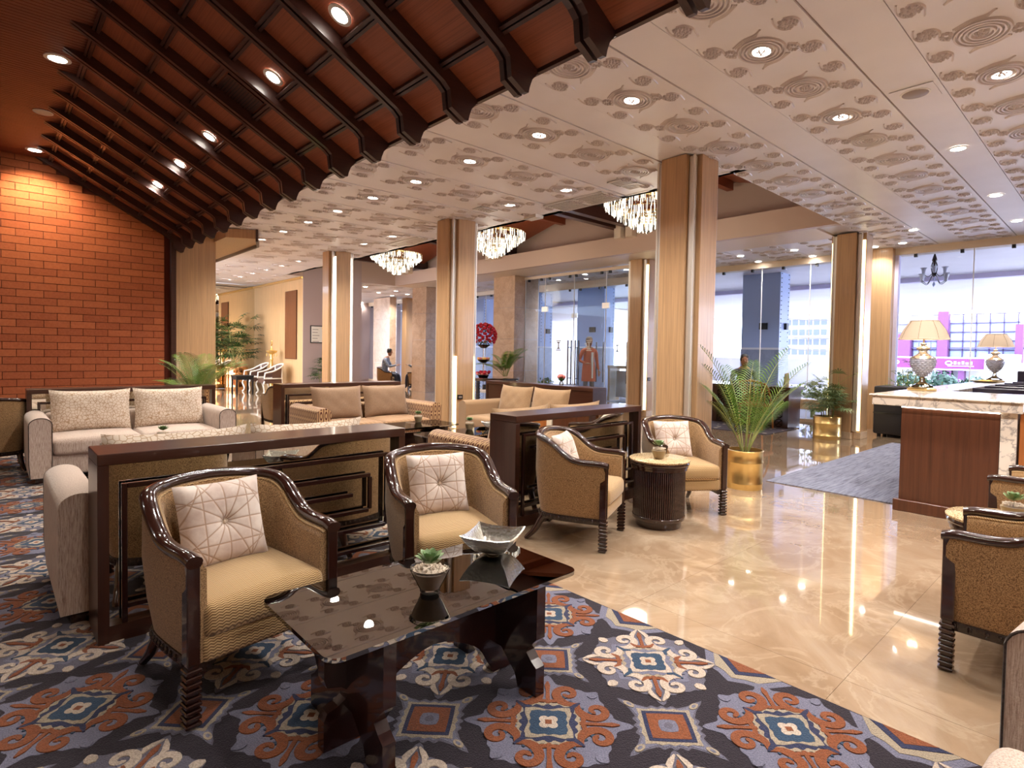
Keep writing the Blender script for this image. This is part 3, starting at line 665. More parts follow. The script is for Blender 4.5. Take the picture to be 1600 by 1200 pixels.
# ================================================================== CARPET
def ribbon(m, pts, ws, z0, z1, mi):
    n = len(pts); L = []; Rr = []
    for i, p in enumerate(pts):
        a = pts[max(i-1, 0)]; b = pts[min(i+1, n-1)]; dx, dy = b[0]-a[0], b[1]-a[1]; l = sqrt(dx*dx+dy*dy)+1e-9; nx_, ny_ = -dy/l, dx/l
        L.append((p[0]+nx_*ws[i], p[1]+ny_*ws[i])); Rr.append((p[0]-nx_*ws[i], p[1]-ny_*ws[i]))
    vs = [(x, y, z1) for x, y in L]+[(x, y, z1) for x, y in Rr]+[(x, y, z0) for x, y in L]+[(x, y, z0) for x, y in Rr]; fs = []
    for i in range(n-1): fs += [(i, n+i, n+i+1, i+1), (i, i+1, 2*n+i+1, 2*n+i), (n+i+1, n+i, 3*n+i, 3*n+i+1)]
    fs += [(0, 2*n, 3*n, n), (n-1, 2*n-1, 4*n-1, 3*n-1)]
    m.add(vs, fs, mi)
def polar(fn, n=96, ph=0.0): return [(fn(2*pi*k/n)*cos(2*pi*k/n+ph), fn(2*pi*k/n)*sin(2*pi*k/n+ph)) for k in range(n)]
def fan(m, poly, z0, z1, mi):
    n = len(poly); vs = [(0, 0, z1)]+[(x, y, z1) for x, y in poly]+[(x, y, z0) for x, y in poly]
    m.add(vs, [(0, 1+i, 1+(i+1) % n) for i in range(n)]+[(1+i, 1+n+i, 1+n+(i+1) % n, 1+(i+1) % n) for i in range(n)], mi)
def angd(a, b): return abs((a-b+pi) % (2*pi)-pi)
def medallion(kind):
    m = M(); W = kind == 'light'
    mats_ = ['c_grey', 'c_cream', 'c_rust', 'c_blue', 'c_navy', 'c_sand', 'c_lilac']
    G0, CR, RU, BL_, NV, SA, LI = range(7); out_ = G0 if W else LI; scr = CR if W else RU
    def outer(t, s=1.0):
        r = .238+.008*cos(8*t)+.006*cos(24*t)
        for k in range(4):
            r += .050*exp(-(angd(t, k*pi/2)/.10)**2)+.016*exp(-(angd(t, pi/4+k*pi/2)/.16)**2)
        return r*s
    fan(m, polar(outer, 144), .008, .0105, out_)
    if W: fan(m, polar(lambda t: outer(t)*.80-.02, 96), .0105, .0112, LI)
    for k in range(4):
        a = k*pi/2
        for sg in (1, -1):
            for (th, rr, s, hand) in ((.40, .190, 1.0, 1), ):
                c = (rr*cos(a+sg*th), rr*sin(a+sg*th)); pts = []; ws = []
                N = 26
                for i in range(N):
                    u = i/(N-1); rad = .053*s*(1-.82*u); t = a+sg*(2.6+hand*u*8.2)
                    if u < .18: rad += .022*(1-u/.18)
                    pts.append((c[0]+rad*cos(t), c[1]+rad*sin(t))); ws.append((.0200 if W else .0205)*(1-.66*u)*min(1, .35+u*6))
                ribbon(m, pts, ws, .0105, .0140, scr)
        # tip
        ca, sa = cos(a), sin(a); X_ = lambda r, q: (r*ca-q*sa, r*sa+q*ca)
        if W:
            for sg in (1, -1): ribbon(m, [X_(.205, sg*.030), X_(.228, sg*.033), X_(.250, sg*.022), X_(.278, sg*.004)], [.004, .011, .010, .003], .0105, .0135, CR)
        ribbon(m, [X_(.110, 0), X_(.150, 0), X_(.19, 0), X_(.225, 0), X_(.252, 0)], [.007, .008, .007, .011, .003], .0112, .0145, RU)
        ribbon(m, [X_(.150, -.052), X_(.128, -.035), X_(.122, 0), X_(.128, .035), X_(.150, .052)], [.004, .010, .008, .010, .004], .0112, .0142, RU)
        b = a+pi/4; cb, sb = cos(b), sin(b); Y_ = lambda r, q: (r*cb-q*sb, r*sb+q*cb)
        ribbon(m, [Y_(.222, 0), Y_(.236, 0), Y_(.252, 0), Y_(.268, 0)], [.010, .019, .018, .005], .0105, .0138, CR if W else LI)
        # inner curls
        for sg in (1, -1):
            pts = []; ws = []
            for i in range(16):
                u = i/15; rad = .030*(1-.7*u); t = b+sg*(.6+u*5.2); pts.append((.148*cos(b+sg*.26)+rad*cos(t), .148*sin(b+sg*.26)+rad*sin(t))); ws.append(.0085*(1-.5*u))
            ribbon(m, pts, ws, .0105, .0138, BL_ if not W else LI)
        ribbon(m, [Y_(.105, -.02), Y_(.125, 0), Y_(.150, 0), Y_(.168, 0)], [.006, .010, .008, .003], .0108, .0142, NV if not W else BL_)
    fan(m, polar(lambda t: .118/max(abs(cos(t)), abs(sin(t)))**.75+.007*cos(16*t), 80, 0), .0105, .0128, SA)
    fan(m, polar(lambda t: .100/max(abs(cos(t)), abs(sin(t)))**.7+.006*cos(16*t), 80, 0), .0105, .0133, LI if W else NV)
    fan(m, polar(lambda t: .082/max(abs(cos(t)), abs(sin(t)))**.8+.010*cos(4*t+pi), 64, 0), .0105, .0138, CR if W else SA)
    fan(m, polar(lambda t: .066/max(abs(cos(t)), abs(sin(t)))**.9+.003*cos(12*t), 64, 0), .0105, .0143, BL_)
    fan(m, polar(lambda t: .026+.014*abs(cos(2*t+pi/2))**1.0, 48, 0), .0105, .0148, CR)
    fan(m, polar(lambda t: .0165, 4, pi/4), .0105, .0153, RU)
    return m.mesh('medallion_'+kind, mats_)
def star():
    m = M(); m.at(0, 0, -.0008); mats_ = ['c_grey', 'c_lilac', 'c_sand', 'c_navy', 'c_rust', 'c_grey']
    def o(t):
        r = .115/max(abs(cos(t)), abs(sin(t)))**.9+.006*cos(20*t)
        for k in range(4): r += .075*exp(-(angd(t, pi/4+k*pi/2)/.085)**2)
        return r
    fan(m, polar(o, 144), .008, .0105, 0); fan(m, polar(lambda t: o(t)*.93-.003, 144), .008, .0115, 1)
    for k in range(4):
        b = pi/4+k*pi/2; m.at(.170*cos(b), .170*sin(b), -.0008, b); fan(m, [(.022*cos(u*pi/6)*1.1, .013*sin(u*pi/6)) for u in range(12)], .0105, .0138, 2); fan(m, [(.010*cos(u*pi/6)*1.1, .006*sin(u*pi/6)) for u in range(12)], .0105, .0145, 1)
    m.at(0, 0, -.0008)
    fan(m, polar(lambda t: .098/max(abs(cos(t)), abs(sin(t)))**.9+.004*cos(16*t), 64), .0105, .0125, 2)
    fan(m, polar(lambda t: .083/max(abs(cos(t)), abs(sin(t)))**.95, 64), .0105, .0132, 3)
    fan(m, polar(lambda t: .068/max(abs(cos(t)), abs(sin(t)))**.95, 64), .0105, .0139, 4)
    fan(m, polar(lambda t: .034/max(abs(cos(t)), abs(sin(t)))**.5, 32), .0105, .0146, 1); fan(m, polar(lambda t: .016, 12), .0105, .0152, 0)
    return m.mesh('star_motif', mats_)
cp = thing('carpet', 'dark tufted carpet with cream, rust and blue medallions under the seating', 'carpet', (0, 0, 0))
M().box(-4.19, 2.36, -5.0, 11.2, 0.0, .009, c=.003).build('pile', ['c_ground'], cp)
mW, mR, mS = medallion('light'), medallion('rust'), star()
for i in range(0, 8):
    for j in range(-6, 17):
        x, y = 2.065-.611*i, 1.375+.587*j
        w_ = (i+j) % 2 == 0
        if i > 3 and j < -1: continue
        place(mW if w_ else mR, 'light_medallion' if w_ else 'rust_medallion', cp, (x, y, 0), rz=pi/4)
        if x-.3055 > -2.2: place(mS, 'star_motif', cp, (x-.3055, y+.2935, 0), rz=pi/4)
for j in range(-6, 17):   # half motifs cut by the carpet edge
    y = 1.375+.587*j+.2935; m = M(); m.at(0, 0, -.0012); o = [(0, .19), (-.11, .12), (-.125, .06), (-.16, .0), (-.125, -.06), (-.11, -.12), (0, -.19)]
    m.prism([(p[0]*1.0, p[1]) for p in o], .008, .0105, 1); m.prism([(p[0]*.80, p[1]*.78) for p in o], .0105, .012, 0); m.prism([(0, .125), (-.095, 0), (0, -.125)], .0105, .0135, 2); m.prism([(0, .085), (-.065, 0), (0, -.085)], .0105, .0142, 3)
    m.build('edge_motif', ['c_sand', 'c_lilac', 'c_navy', 'c_rust'], cp, (2.352, y, 0))

# ================================================================== SEATING
def arc_path():
    half = [(-.268, -.30, .578), (-.272, -.25, .588), (-.277, -.14, .590), (-.279, -.06, .602), (-.279, .01, .640), (-.277, .07, .688), (-.268, .125, .720), (-.245, .175, .735), (-.200, .215, .744), (-.14, .238, .752), (-.07, .25, .757), (0, .254, .760)]
    return crom(half+[(-x, y, z) for x, y, z in half[-2::-1]], 4)
PATH = arc_path()
def outs(path):
    o = []
    for i, p in enumerate(path):
        d = path[min(i+1, len(path)-1)]-path[max(i-1, 0)]; d.z = 0; d.normalize(); o.append(Vector((-d.y, d.x, 0)))
    return o
OUT = outs(PATH)
def carved_leg():
    m = M(); k = 0; z = .004
    while z < .212:
        w_ = .0265 if k % 2 == 0 else .0165; h = .0130 if k % 2 == 0 else .0100
        m.box(-w_, w_, -w_, w_, z, min(z+h, .222), c=.003); z += h+.0002; k += 1
    m.box(-.017, .017, -.017, .017, .001, .22)
    return m
def tub_chair(label, loc, rz, fab='gold_weave', side='gold_side'):
    t = thing('tub_chair', label, 'armchair', loc, rz, 'gold tub armchairs')
    # moulded rail
    sec = [(-.026, -.012), (-.020, -.020), (.014, -.022), (.026, -.014), (.031, .0), (.026, .010), (.012, .018), (-.010, .018), (-.024, .010), (-.029, .0)]
    M().sweep(PATH, sec, OUT).build('top_rail', ['chair_wood'], t)
    # upholstered shell
    m = M(); vs = []; fs = []; N = len(PATH); prof_n = 5
    i0, i1 = 2, N-3
    idx = range(i0, i1+1); rows = []
    for i in idx:
        p, o = PATH[i], OUT[i]; zt = p.z-.018; L = []
        for (off, zz, sh) in ((.020, zt, 0), (.022, .50, 0) if zt > .52 else (.022, zt-.04, 0), (.016, .34, .010), (.006, .212, .022), (-.04, .212, .022), (-.052, .34, .0), (-.050, zt-.03, 0), (-.030, zt, 0)):
            q = p+o*off; L.append((q.x-o.x*sh, q.y-o.y*sh, zz))
        rows.append(L)
    n = len(rows[0]); base = [p for r in rows for p in r]
    for a in range(len(rows)-1):
        for k in range(n): x, y = a*n+k, a*n+(k+1) % n; fs.append((x, y, y+n, x+n))
    fs += [tuple(range(n-1, -1, -1)), tuple((len(rows)-1)*n+k for k in range(n))]
    m.add(base, fs, 0, True); m.build('upholstered_shell', [side], t)
    # welt under the rail
    M().tube([(PATH[i]-OUT[i]*.034)+Vector((0, 0, -.024)) for i in idx], .0045, 6).build('welt', [fab], t)
    M().rbox(-.232, .232, -.300, .205, .29, .415, .035, crown=.028, crownf=.012).build('seat', [fab], t)
    M().rbox(-.236, .236, -.288, -.235, .205, .300, .02, n=2).build('front_rail', [fab], t)
    # carved apron along sides and back
    sec2 = [(-.030, .172), (.010, .172), (.014, .192), (.012, .214), (-.030, .214)]
    m = M(); ip = [PATH[i].copy() for i in idx]
    for p in ip: p.z = 0
    op = [OUT[i] for i in idx]; ip2 = [p-o*.022 for p, o in zip(ip, op)]; m.sweep(ip2, sec2, op, sm=False)
    for k in range(2, len(ip2)-2, 2): q = ip2[k]+op[k]*.012; m.at(q.x, q.y, 0, atan2(op[k].y, op[k].x)); m.lathe([(.0, .178), (.008, .184), (.009, .194), (.008, .203), (.0, .209)], 6)
    m.at(); m.build('apron', ['carved'], t)
    for sx in (-1, 1):
        m = carved_leg(); m.at(0, 0, 0).box(-.0225, .0225, -.0235, .0235, .218, .575, c=.004); m.build('leg', ['chair_wood'], t, (sx*.268, -.272, 0))
    for sx in (-1, 1):
        pts = crom([(sx*.205, .165, .19), (sx*.214, .195, .14), (sx*.222, .235, .07), (sx*.232, .285, .018), (sx*.234, .292, .006)], 4)
        M().tube(pts, .02, 8, rs=[.030-.014*min(1, i/(len(pts)-4)) for i in range(len(pts))]).build('leg', ['chair_wood'], t)
    return t
def cushion(label, loc, rz, tilt=.32, s=.335, group='velvet cushions on the armchairs'):
    m = M(); n = 22; th = .062
    for sg in (1, -1):
        vs = []; 
        for i in range(n+1):
            for j in range(n+1):
                u, v = 2*i/n-1, 2*j/n-1; ed = (1-u**4)*(1-v**4); y = sg*th*max(0, ed)**.55
                y *= 1-.72*exp(-((u*u+v*v)/.012))-.22*exp(-((u*u+v*v)/.12)); k_ = 1-.045*(u*u*(1-v*v)*0+(1-abs(v))*abs(u)**6*1.0)
                x = u*s/2*(1-.05*(1-v*v)); z = v*s/2*(1-.05*(1-u*u)); vs.append((x, y, z))
        f = [(i*(n+1)+j, (i+1)*(n+1)+j, (i+1)*(n+1)+j+1, i*(n+1)+j+1) for i in range(n) for j in range(n)]
        if sg < 0: f = [q for q in f]
        else: f = [q[::-1] for q in f]
        m.add(vs, f, 0, True)
    o = m.build('cushion', ['pillow_velvet'], None, loc); tag(o, label, 'cushion', group)
    o.rotation_euler = (-tilt, 0, rz)
    bt = M().at(0, -.016, 0, rx=R(90)).lathe([(.0, .012), (.012, .010), (.019, .0), (.017, -.006)], 14).build('button', ['pattern_cushion'], o)
    return o
def seat_pos(cx_, cy_, rz, lx, ly, z): return (cx_+lx*cos(rz)-ly*sin(rz), cy_+lx*sin(rz)+ly*cos(rz), z)
def chair_with_cushion(x, y, rz, lab, clab, dx=0, z=.0155, crz=None, cs=.335):
    ch = tub_chair(lab, (x, y, z), rz)
    if clab: cushion(clab, seat_pos(x, y, rz, dx, .085, z+.425+cs/2*.92), rz if crz is None else crz, s=cs)
    return ch
# chairs: origin is the seat centre on the floor; front looks along -Y before turning
chair_with_cushion(.735, 2.475, R(8), 'gold woven tub armchair nearest the viewer, behind the glass coffee table', 'square button cushion on the armchair nearest the viewer', dx=-.01, cs=.345)
chair_with_cushion(1.80, 2.50, R(-17), 'gold woven tub armchair behind the silver bowl, between the two dark screens', 'square button cushion on the armchair behind the silver bowl', dx=-.01)
chair_with_cushion(3.14, 2.735, R(24), 'gold tub armchair left of the round table, turned towards it', 'pale cushion half hidden in the armchair left of the round table', z=0, dx=.0)
chair_with_cushion(4.42, 2.68, R(-33), 'gold tub armchair right of the round table, before the large column', 'pale button cushion on the armchair before the large column', z=0, dx=-.02)
chair_with_cushion(3.28, .25, R(182), 'gold tub armchair at the right edge, seen from its outer side', None, z=0)
chair_with_cushion(4.93, .30, R(176), 'gold tub armchair beyond the second round table, mostly outside the frame', None, z=0)

def partition(x, y, rz, label, mirror=True, L=1.52, flip=1):
    t = thing('screen_partition', label, 'room divider', (x, y, 0), rz, 'mirrored fretwork dividers'); Hh, D = .85, .30
    M().box(0, L, 0, D, Hh-.050, Hh, c=.003).build('top', ['wood_dark'], t)
    M().box(0, .042, .002, D-.002, 0, Hh-.050).build('end_post', ['wood_darkz'], t); M().box(L-.042, L, .002, D-.002, 0, Hh-.050).build('end_post', ['wood_darkz'], t)
    M().box(.042, L-.042, .012, D-.012, .0, .085).build('base_rail', ['wood_dark'], t)
    M().box(.042, L-.042, .055, .060, .085, Hh-.05).build('mirror_panel', ['mirror'], t)
    M().box(.042, L-.042, .062, D-.012, .085, Hh-.05).build('back_panel', ['wood_dark'], t)
    def bar(x0, x1, z0, z1): 
        M().box(x0, x1, .010, .034, z0, z1, c=.002).build('fret_bar', ['table_wood'], t)
    b = .011; xl, xr = .10, L-.115
    bar(xl-b, xl+b, .085, .70+b); bar(xl+b, xr+b, .70-b, .70+b); bar(xr-b, xr+b, .28, .70-b); bar(xl+.115, xr-b, .28-b, .28+b)
    bar(xl+.12, xr-.11, .59-b, .59+b); bar(xr-.12, xr-.10, .39, .59-b); bar(xl+.22, xr-.12, .385-b, .385+b); bar(xl+.22, xr-.22, .487-b, .487+b)
    bar(xl+b, L-.042, .15, .15+2*b)
    return t
partition(.345, 3.02, 0, 'dark framed fretwork divider behind the two nearest armchairs', L=1.53)
partition(2.87, 3.10, 0, 'dark framed fretwork divider behind the pair of chairs at the round table', L=1.58)
partition(.30, 7.81, 0, 'dark divider top behind the cream sofa near the brick wall', L=1.80)
partition(2.84, 7.62, 0, 'dark divider behind the patterned sofa with brown cushions', L=1.80)
partition(6.40, 5.05, R(90), 'dark divider behind the plain tan sofa, by the glass entrance', L=2.3)

def sofa(label, loc, rz, body, cush, Wd=1.80, Dp=.86, arm=.175, armh=.62, backh=.60, pipe='piping', pill_h=.40, group='sofas around the low tables', front_mat=None):
    t = thing('sofa', label, 'sofa', loc, rz, group)   # faces -Y, origin centre of front edge at floor
    hw = Wd/2
    M().rbox(-hw+arm-.01, hw-arm+.01, .03, Dp-.02, .06, .26, .02, n=2).build('base', [body], t)
    for sx in (-1, 1):
        x0 = sx*(hw-arm) if sx > 0 else -hw; x1 = x0+arm
        m = M(); rr = arm/2; pr_ = [(x0+.01, .05), (x0, .2), (x0-.0, armh-rr*.75)]+[(x0+rr-rr*cos(a), armh-rr*.75+rr*.75*sin(a)) for a in [pi*k/12 for k in range(1, 12)]]+[(x1, armh-rr*.75), (x1, .2), (x1-.01, .05)]
        vs = []; ys = [0.0, .012, Dp-.012, Dp]; ins_ = [.012, 0, 0, .012]; cxx, czz = x0+rr, .33
        for y, q in zip(ys, ins_):
            for (px, pz) in pr_: vs.append((cxx+(px-cxx)*(1-q*2), y, czz+(pz-czz)*(1-q)))
        n = len(pr_); fs = [(a*n+k, a*n+(k+1) % n, (a+1)*n+(k+1) % n, (a+1)*n+k) for a in range(3) for k in range(n)]+[tuple(range(n-1, -1, -1)), tuple(3*n+k for k in range(n))]
        m.add(vs, fs, 0, True); armo = m.build('arm', [body], t)
        if pipe: M().tube([(cxx+(px-cxx)*.97, -.001, czz+(pz-czz)*.985) for px, pz in pr_], .004, 5).build('piping', [pipe], armo)
    M().rbox(-hw+arm-.02, hw-arm+.02, Dp-.17, Dp-.015, .08, backh, .05, n=3).build('back', [body], t)
    iw = hw-arm
    for sx in (-1, 1):
        M().rbox(min(0, sx*iw)+.004, max(0, sx*iw)-.004, -.015, Dp-.22, .25, .41, .045, crown=.018).build('seat_cushion', [body if not front_mat else front_mat], t)
    for sx in (-1, 1):
        m = M(); n = 16; wv, hv, th = iw*.97/2, pill_h/2+.02, .085
        for sg in (1, -1):
            vs = []
            for i in range(n+1):
                for j in range(n+1):
                    u, v = 2*i/n-1, 2*j/n-1; ed = max(0, (1-u**4)*(1-v**4)); wob = .006*sin(9*u+3*sx)*sin(7*v)
                    vs.append((u*wv*(1-.045*(1-abs(v)**2)), sg*(th*ed**.5+wob*ed), v*hv*(1-.05*(1-u*u))+.012*abs(u)**5*(1 if v > 0 else 0)))
            f = [(i*(n+1)+j, (i+1)*(n+1)+j, (i+1)*(n+1)+j+1, i*(n+1)+j+1) for i in range(n) for j in range(n)]
            m.add(vs, f if sg < 0 else [q[::-1] for q in f], 0, True)
        o = m.build('back_cushion', [cush], t, (sx*iw/2, Dp-.26, .41+hv*.93)); o.rotation_euler = (-.20, 0, R(1.5*sx))
    for sx in (-1, 1):
        for y in (.06, Dp-.06): M().box(sx*(hw-.08)-.03, sx*(hw-.08)+.03, y-.03, y+.03, 0, .065).build('foot', ['chair_wood'], t)
    return t
sofa('cream sofa with printed cushions facing the viewer before the brick wall', (1.175, 6.92, .0155), 0, 'cream_sofa', 'pattern_cushion', Wd=1.80)
sofa('cream sofa seen from behind, backing onto the nearest divider', (1.13, 4.18, .0155), pi, 'cream_sofa', 'pattern_cushion', Wd=1.80, pill_h=.42)
sofa('patterned sofa with two brown cushions left of the lit column', (3.74, 6.52, 0), 0, 'ogee', 'taupe', Wd=1.78, pipe=None)
sofa('patterned sofa seen over its arm, backing onto the second divider', (3.78, 4.28, 0), pi, 'ogee', 'tan', Wd=1.78, pipe=None, pill_h=.42)
sofa('plain tan sofa with loose cushions, side-on before the glass entrance', (5.05, 5.82, 0), R(-90), 'tan', 'tan', Wd=1.75, pipe=None, Dp=.9)
sofa('cream sofa at the lower right corner, only its arm and seat showing', (1.93, -.672, .0155), R(-97), 'cream_sofa', 'pattern_cushion', Wd=1.80, armh=.60)
t = thing('footstool', 'cream footstool at the lower right corner, before the sofa arm', 'footstool', (1.50, -.06, .0155), R(-4))
M().rbox(-.24, .24, -.28, .28, .07, .42, .05, crown=.02).build('cushion_top', ['cream_sofa'], t)
for sx in (-1, 1):
    for sy in (-1, 1): M().box(-.02, .02, -.02, .02, 0, .09).build('foot', ['chair_wood'], t, (sx*.18, sy*.22, 0))
# partial chairs behind the divider near the brick wall
for (x, y, rz, lab) in ((.02, 8.05, R(185), 'armchair half hidden at the left end of the divider near the brick wall'), (3.48, 9.15, R(178), 'armchair half hidden between the far divider and the patterned sofa')):
    tub_chair(lab, (x, y, .0), rz)

# ---- low glass tables
def coffee_table(label, cx, cy, L=1.04, W_=.54, z=.0155, rz=0):
    t = thing('coffee_table', label, 'coffee table', (cx, cy, z), rz, 'low smoked glass tables'); h = .44
    m = M(); r = .05; poly = []
    for (sx, sy, a0) in ((1, 1, 0), (-1, 1, pi/2), (-1, -1, pi), (1, -1, 3*pi/2)):
        for k in range(7): a = a0+pi/2*k/6; poly.append((sx*(L/2-r)+r*cos(a), sy*(W_/2-r)+r*sin(a)))
    m.prism(poly, h-.014, h); m.build('glass_top', ['smoke_glass'], t)
    # one long shaped board and two cross boards with cloud-cut feet
    def side(w): # profile in (along, z)
        P = [(-w, 0), (-w+.13, 0)]
        P += crom([(-w+.13, 0, 0), (-w+.16, .05, 0), (-w+.235, .145, 0), (0, .215, 0), (w-.235, .145, 0), (w-.16, .05, 0), (w-.13, 0, 0)], 4)[1:-1] and [(p.x, p.y) for p in crom([(-w+.13, 0, 0), (-w+.16, .05, 0), (-w+.235, .145, 0), (0, .215, 0), (w-.235, .145, 0), (w-.16, .05, 0), (w-.13, 0, 0)], 4)[1:-1]]
        P += [(w-.13, 0), (w, 0), (w, .10), (w-.012, .125), (w-.05, .135), (w-.075, .15), (w-.085, .175), (w-.06, .195), (w-.01, .21), (w+.0, .24), (w, h-.06)]
        P += [(w-.01, h-.045), (w-.02, h-.018), (w-.22, h-.018), (w-.235, h-.05), (w-.26, h-.08), (w-.30, h-.09), (-w+.30, h-.09), (-w+.26, h-.08), (-w+.235, h-.05), (-w+.22, h-.018), (-w+.02, h-.018), (-w, h-.045), (-w, .24), (-w+.01, .21), (-w+.06, .195), (-w+.085, .175), (-w+.075, .15), (-w+.05, .135), (-w+.012, .125), (-w, .10)]
        return P
    M().prism(side(L/2-.10), -.022, .022, axis='Y').build('long_board', ['table_wood'], t)
    for sx in (-1, 1):
        w = W_/2-.015; P = [(-w, 0), (-w+.10, 0), (-w+.12, .05), (-.06, .12), (.06, .12), (w-.12, .05), (w-.10, 0), (w, 0), (w, .11), (w-.03, .13), (w-.055, .155), (w-.03, .19), (w, .22), (w, h-.016), (-w, h-.016), (-w, .22), (-w+.03, .19), (-w+.055, .155), (-w+.03, .13), (-w, .11)]
        M().prism(P, sx*(L/2-.20)-.022, sx*(L/2-.20)+.022, axis='X').build('cross_board', ['table_wood'], t)
    M().box(-L/2+.05, L/2-.05, -.16, -.13, h-.04, h-.014, c=.003).box(-L/2+.05, L/2-.05, .13, .16, h-.04, h-.014, c=.003).build('glass_rail', ['table_wood'], t)
    return t
coffee_table('low smoked glass table in the foreground on carved dark boards', 1.215, 1.765, 1.05, .55)
coffee_table('low smoked glass table between the two cream sofas', 1.25, 5.95, 1.05, .55)
coffee_table('low smoked glass table before the patterned sofa with brown cushions', 3.72, 5.86, 1.05, .55, z=0)
coffee_table('low smoked glass table beside the patterned sofa arm, with a silver bowl', 3.85, 4.98, 1.05, .50, z=0)
def drum_table(label, x, y):
    t = thing('drum_table', label, 'side table', (x, y, 0), 0, 'round stone-topped drum tables')
    M().lathe([(.0, .505), (.225, .505), (.232, .511), (.232, .518), (.226, .523), (.0, .524)], 40).build('stone_top', ['granite'], t)
    M().lathe([(.205, .44), (.212, .445), (.212, .462), (.219, .466), (.219, .480), (.226, .484), (.228, .494), (.222, .504), (.0, .505)], 40).build('moulding', ['chair_wood'], t)
    M().lathe([(.0, .0), (.172, 0), (.176, .01), (.176, .055), (.17, .06), (.0, .06)], 36).build('base', ['chair_wood'], t)
    M().lathe([(.198, .06), (.202, .065), (.202, .085), (.196, .09), (.19, .09)], 36).build('foot_ring', ['chair_wood'], t)
    M().cyl(0, 0, .06, .445, .188, 36).build('drum', ['table_wood'], t)
    rb = M().cyl(0, 0, .088, .445, .0072, 6).mesh('reed', ['table_wood'])
    for k in range(76): a = 2*pi*k/76; place(rb, 'reed', t, (.190*cos(a), .190*sin(a), 0))
    return t
drum_table('round stone-topped reeded drum table between two armchairs', 3.845, 2.50)
drum_table('round stone-topped drum table at the right edge of the picture', 3.78, .44)
# ================================================================== RECEPTION DESK
t = thing('reception_desk', 'walnut reception desk with a veined marble top and marble edge', 'desk', (0, 0, 0))
M().box(5.88, 6.02, .72, 1.385, .0, .915).build('front_panel', ['wood_desk'], t)
M().box(5.84, 5.90, .60, 1.42, .0, .10, c=.004).build('plinth', ['wood_desk'], t)
M().box(5.865, 6.02, .615, .715, .0, .915).build('marble_leg', ['marble'], t)
M().box(5.88, 7.05, .30, .60, .0, .93).build('side_panel', ['wood_orange'], t)
M().box(5.85, 5.872, .72, 1.38, .903, .915).build('under_light', ['led_white'], t)
M().box(5.82, 7.10, .58, 1.60, .915, .995, c=.004).build('marble_top', ['marble'], t)
M().box(5.80, 7.10, .565, 1.62, .995, 1.010, c=.004).build('top_slab', ['marble'], t)
M().box(7.10, 11.3, 1.27, 1.62, .915, 1.010, c=.004).build('counter_top', ['marble'], t)
M().box(7.2, 11.2, 1.30, 1.40, .0, .915).build('counter_front', ['wood_desk'], t)
M().box(7.1, 11.3, .30, 1.26, .70, .74).build('work_surface', ['wood_desk'], t)
M().box(11.0, 11.3, -1.0, 1.27, .0, .93).build('end_unit', ['wood_desk'], t)
M().box(11.2, 11.25, .3, 1.2, .95, 1.18, c=.01).build('back_screen', ['monitor']); tag(bpy.data.objects['back_screen'], 'dark rounded equipment back behind the far desk lamp', 'screen')
bpy.data.objects['back_screen'].name = 'equipment_screen'
for k in range(5):
    tt = thing('monitor', 'dark tilted computer monitor inside the desk, %s from the viewer' % ORD[k], 'monitor', (7.75+.72*k, .96, .74), 0, 'monitors inside the reception desk')
    M().at(0, 0, .13, rz=R(90), rx=R(-18)).box(-.22, .22, -.012, .012, -.06, .17, c=.004).build('screen', ['monitor'], tt); M().box(-.10, .10, -.07, .07, 0, .012).box(-.02, .02, -.02, .02, .01, .10).build('stand', ['black'], tt)
for k in range(4):
    o = M().at(0, 0, 0, rz=.3*k).box(-.15, .15, -.105, .105, 0, .006+.004*k).build('papers', ['paper'], None, (7.4+.8*k, 1.08-.15*(k % 2), .742)); tag(o, 'pale stack of papers on the inner desk shelf, %s from the viewer' % ORD[k], 'papers', 'papers inside the desk')
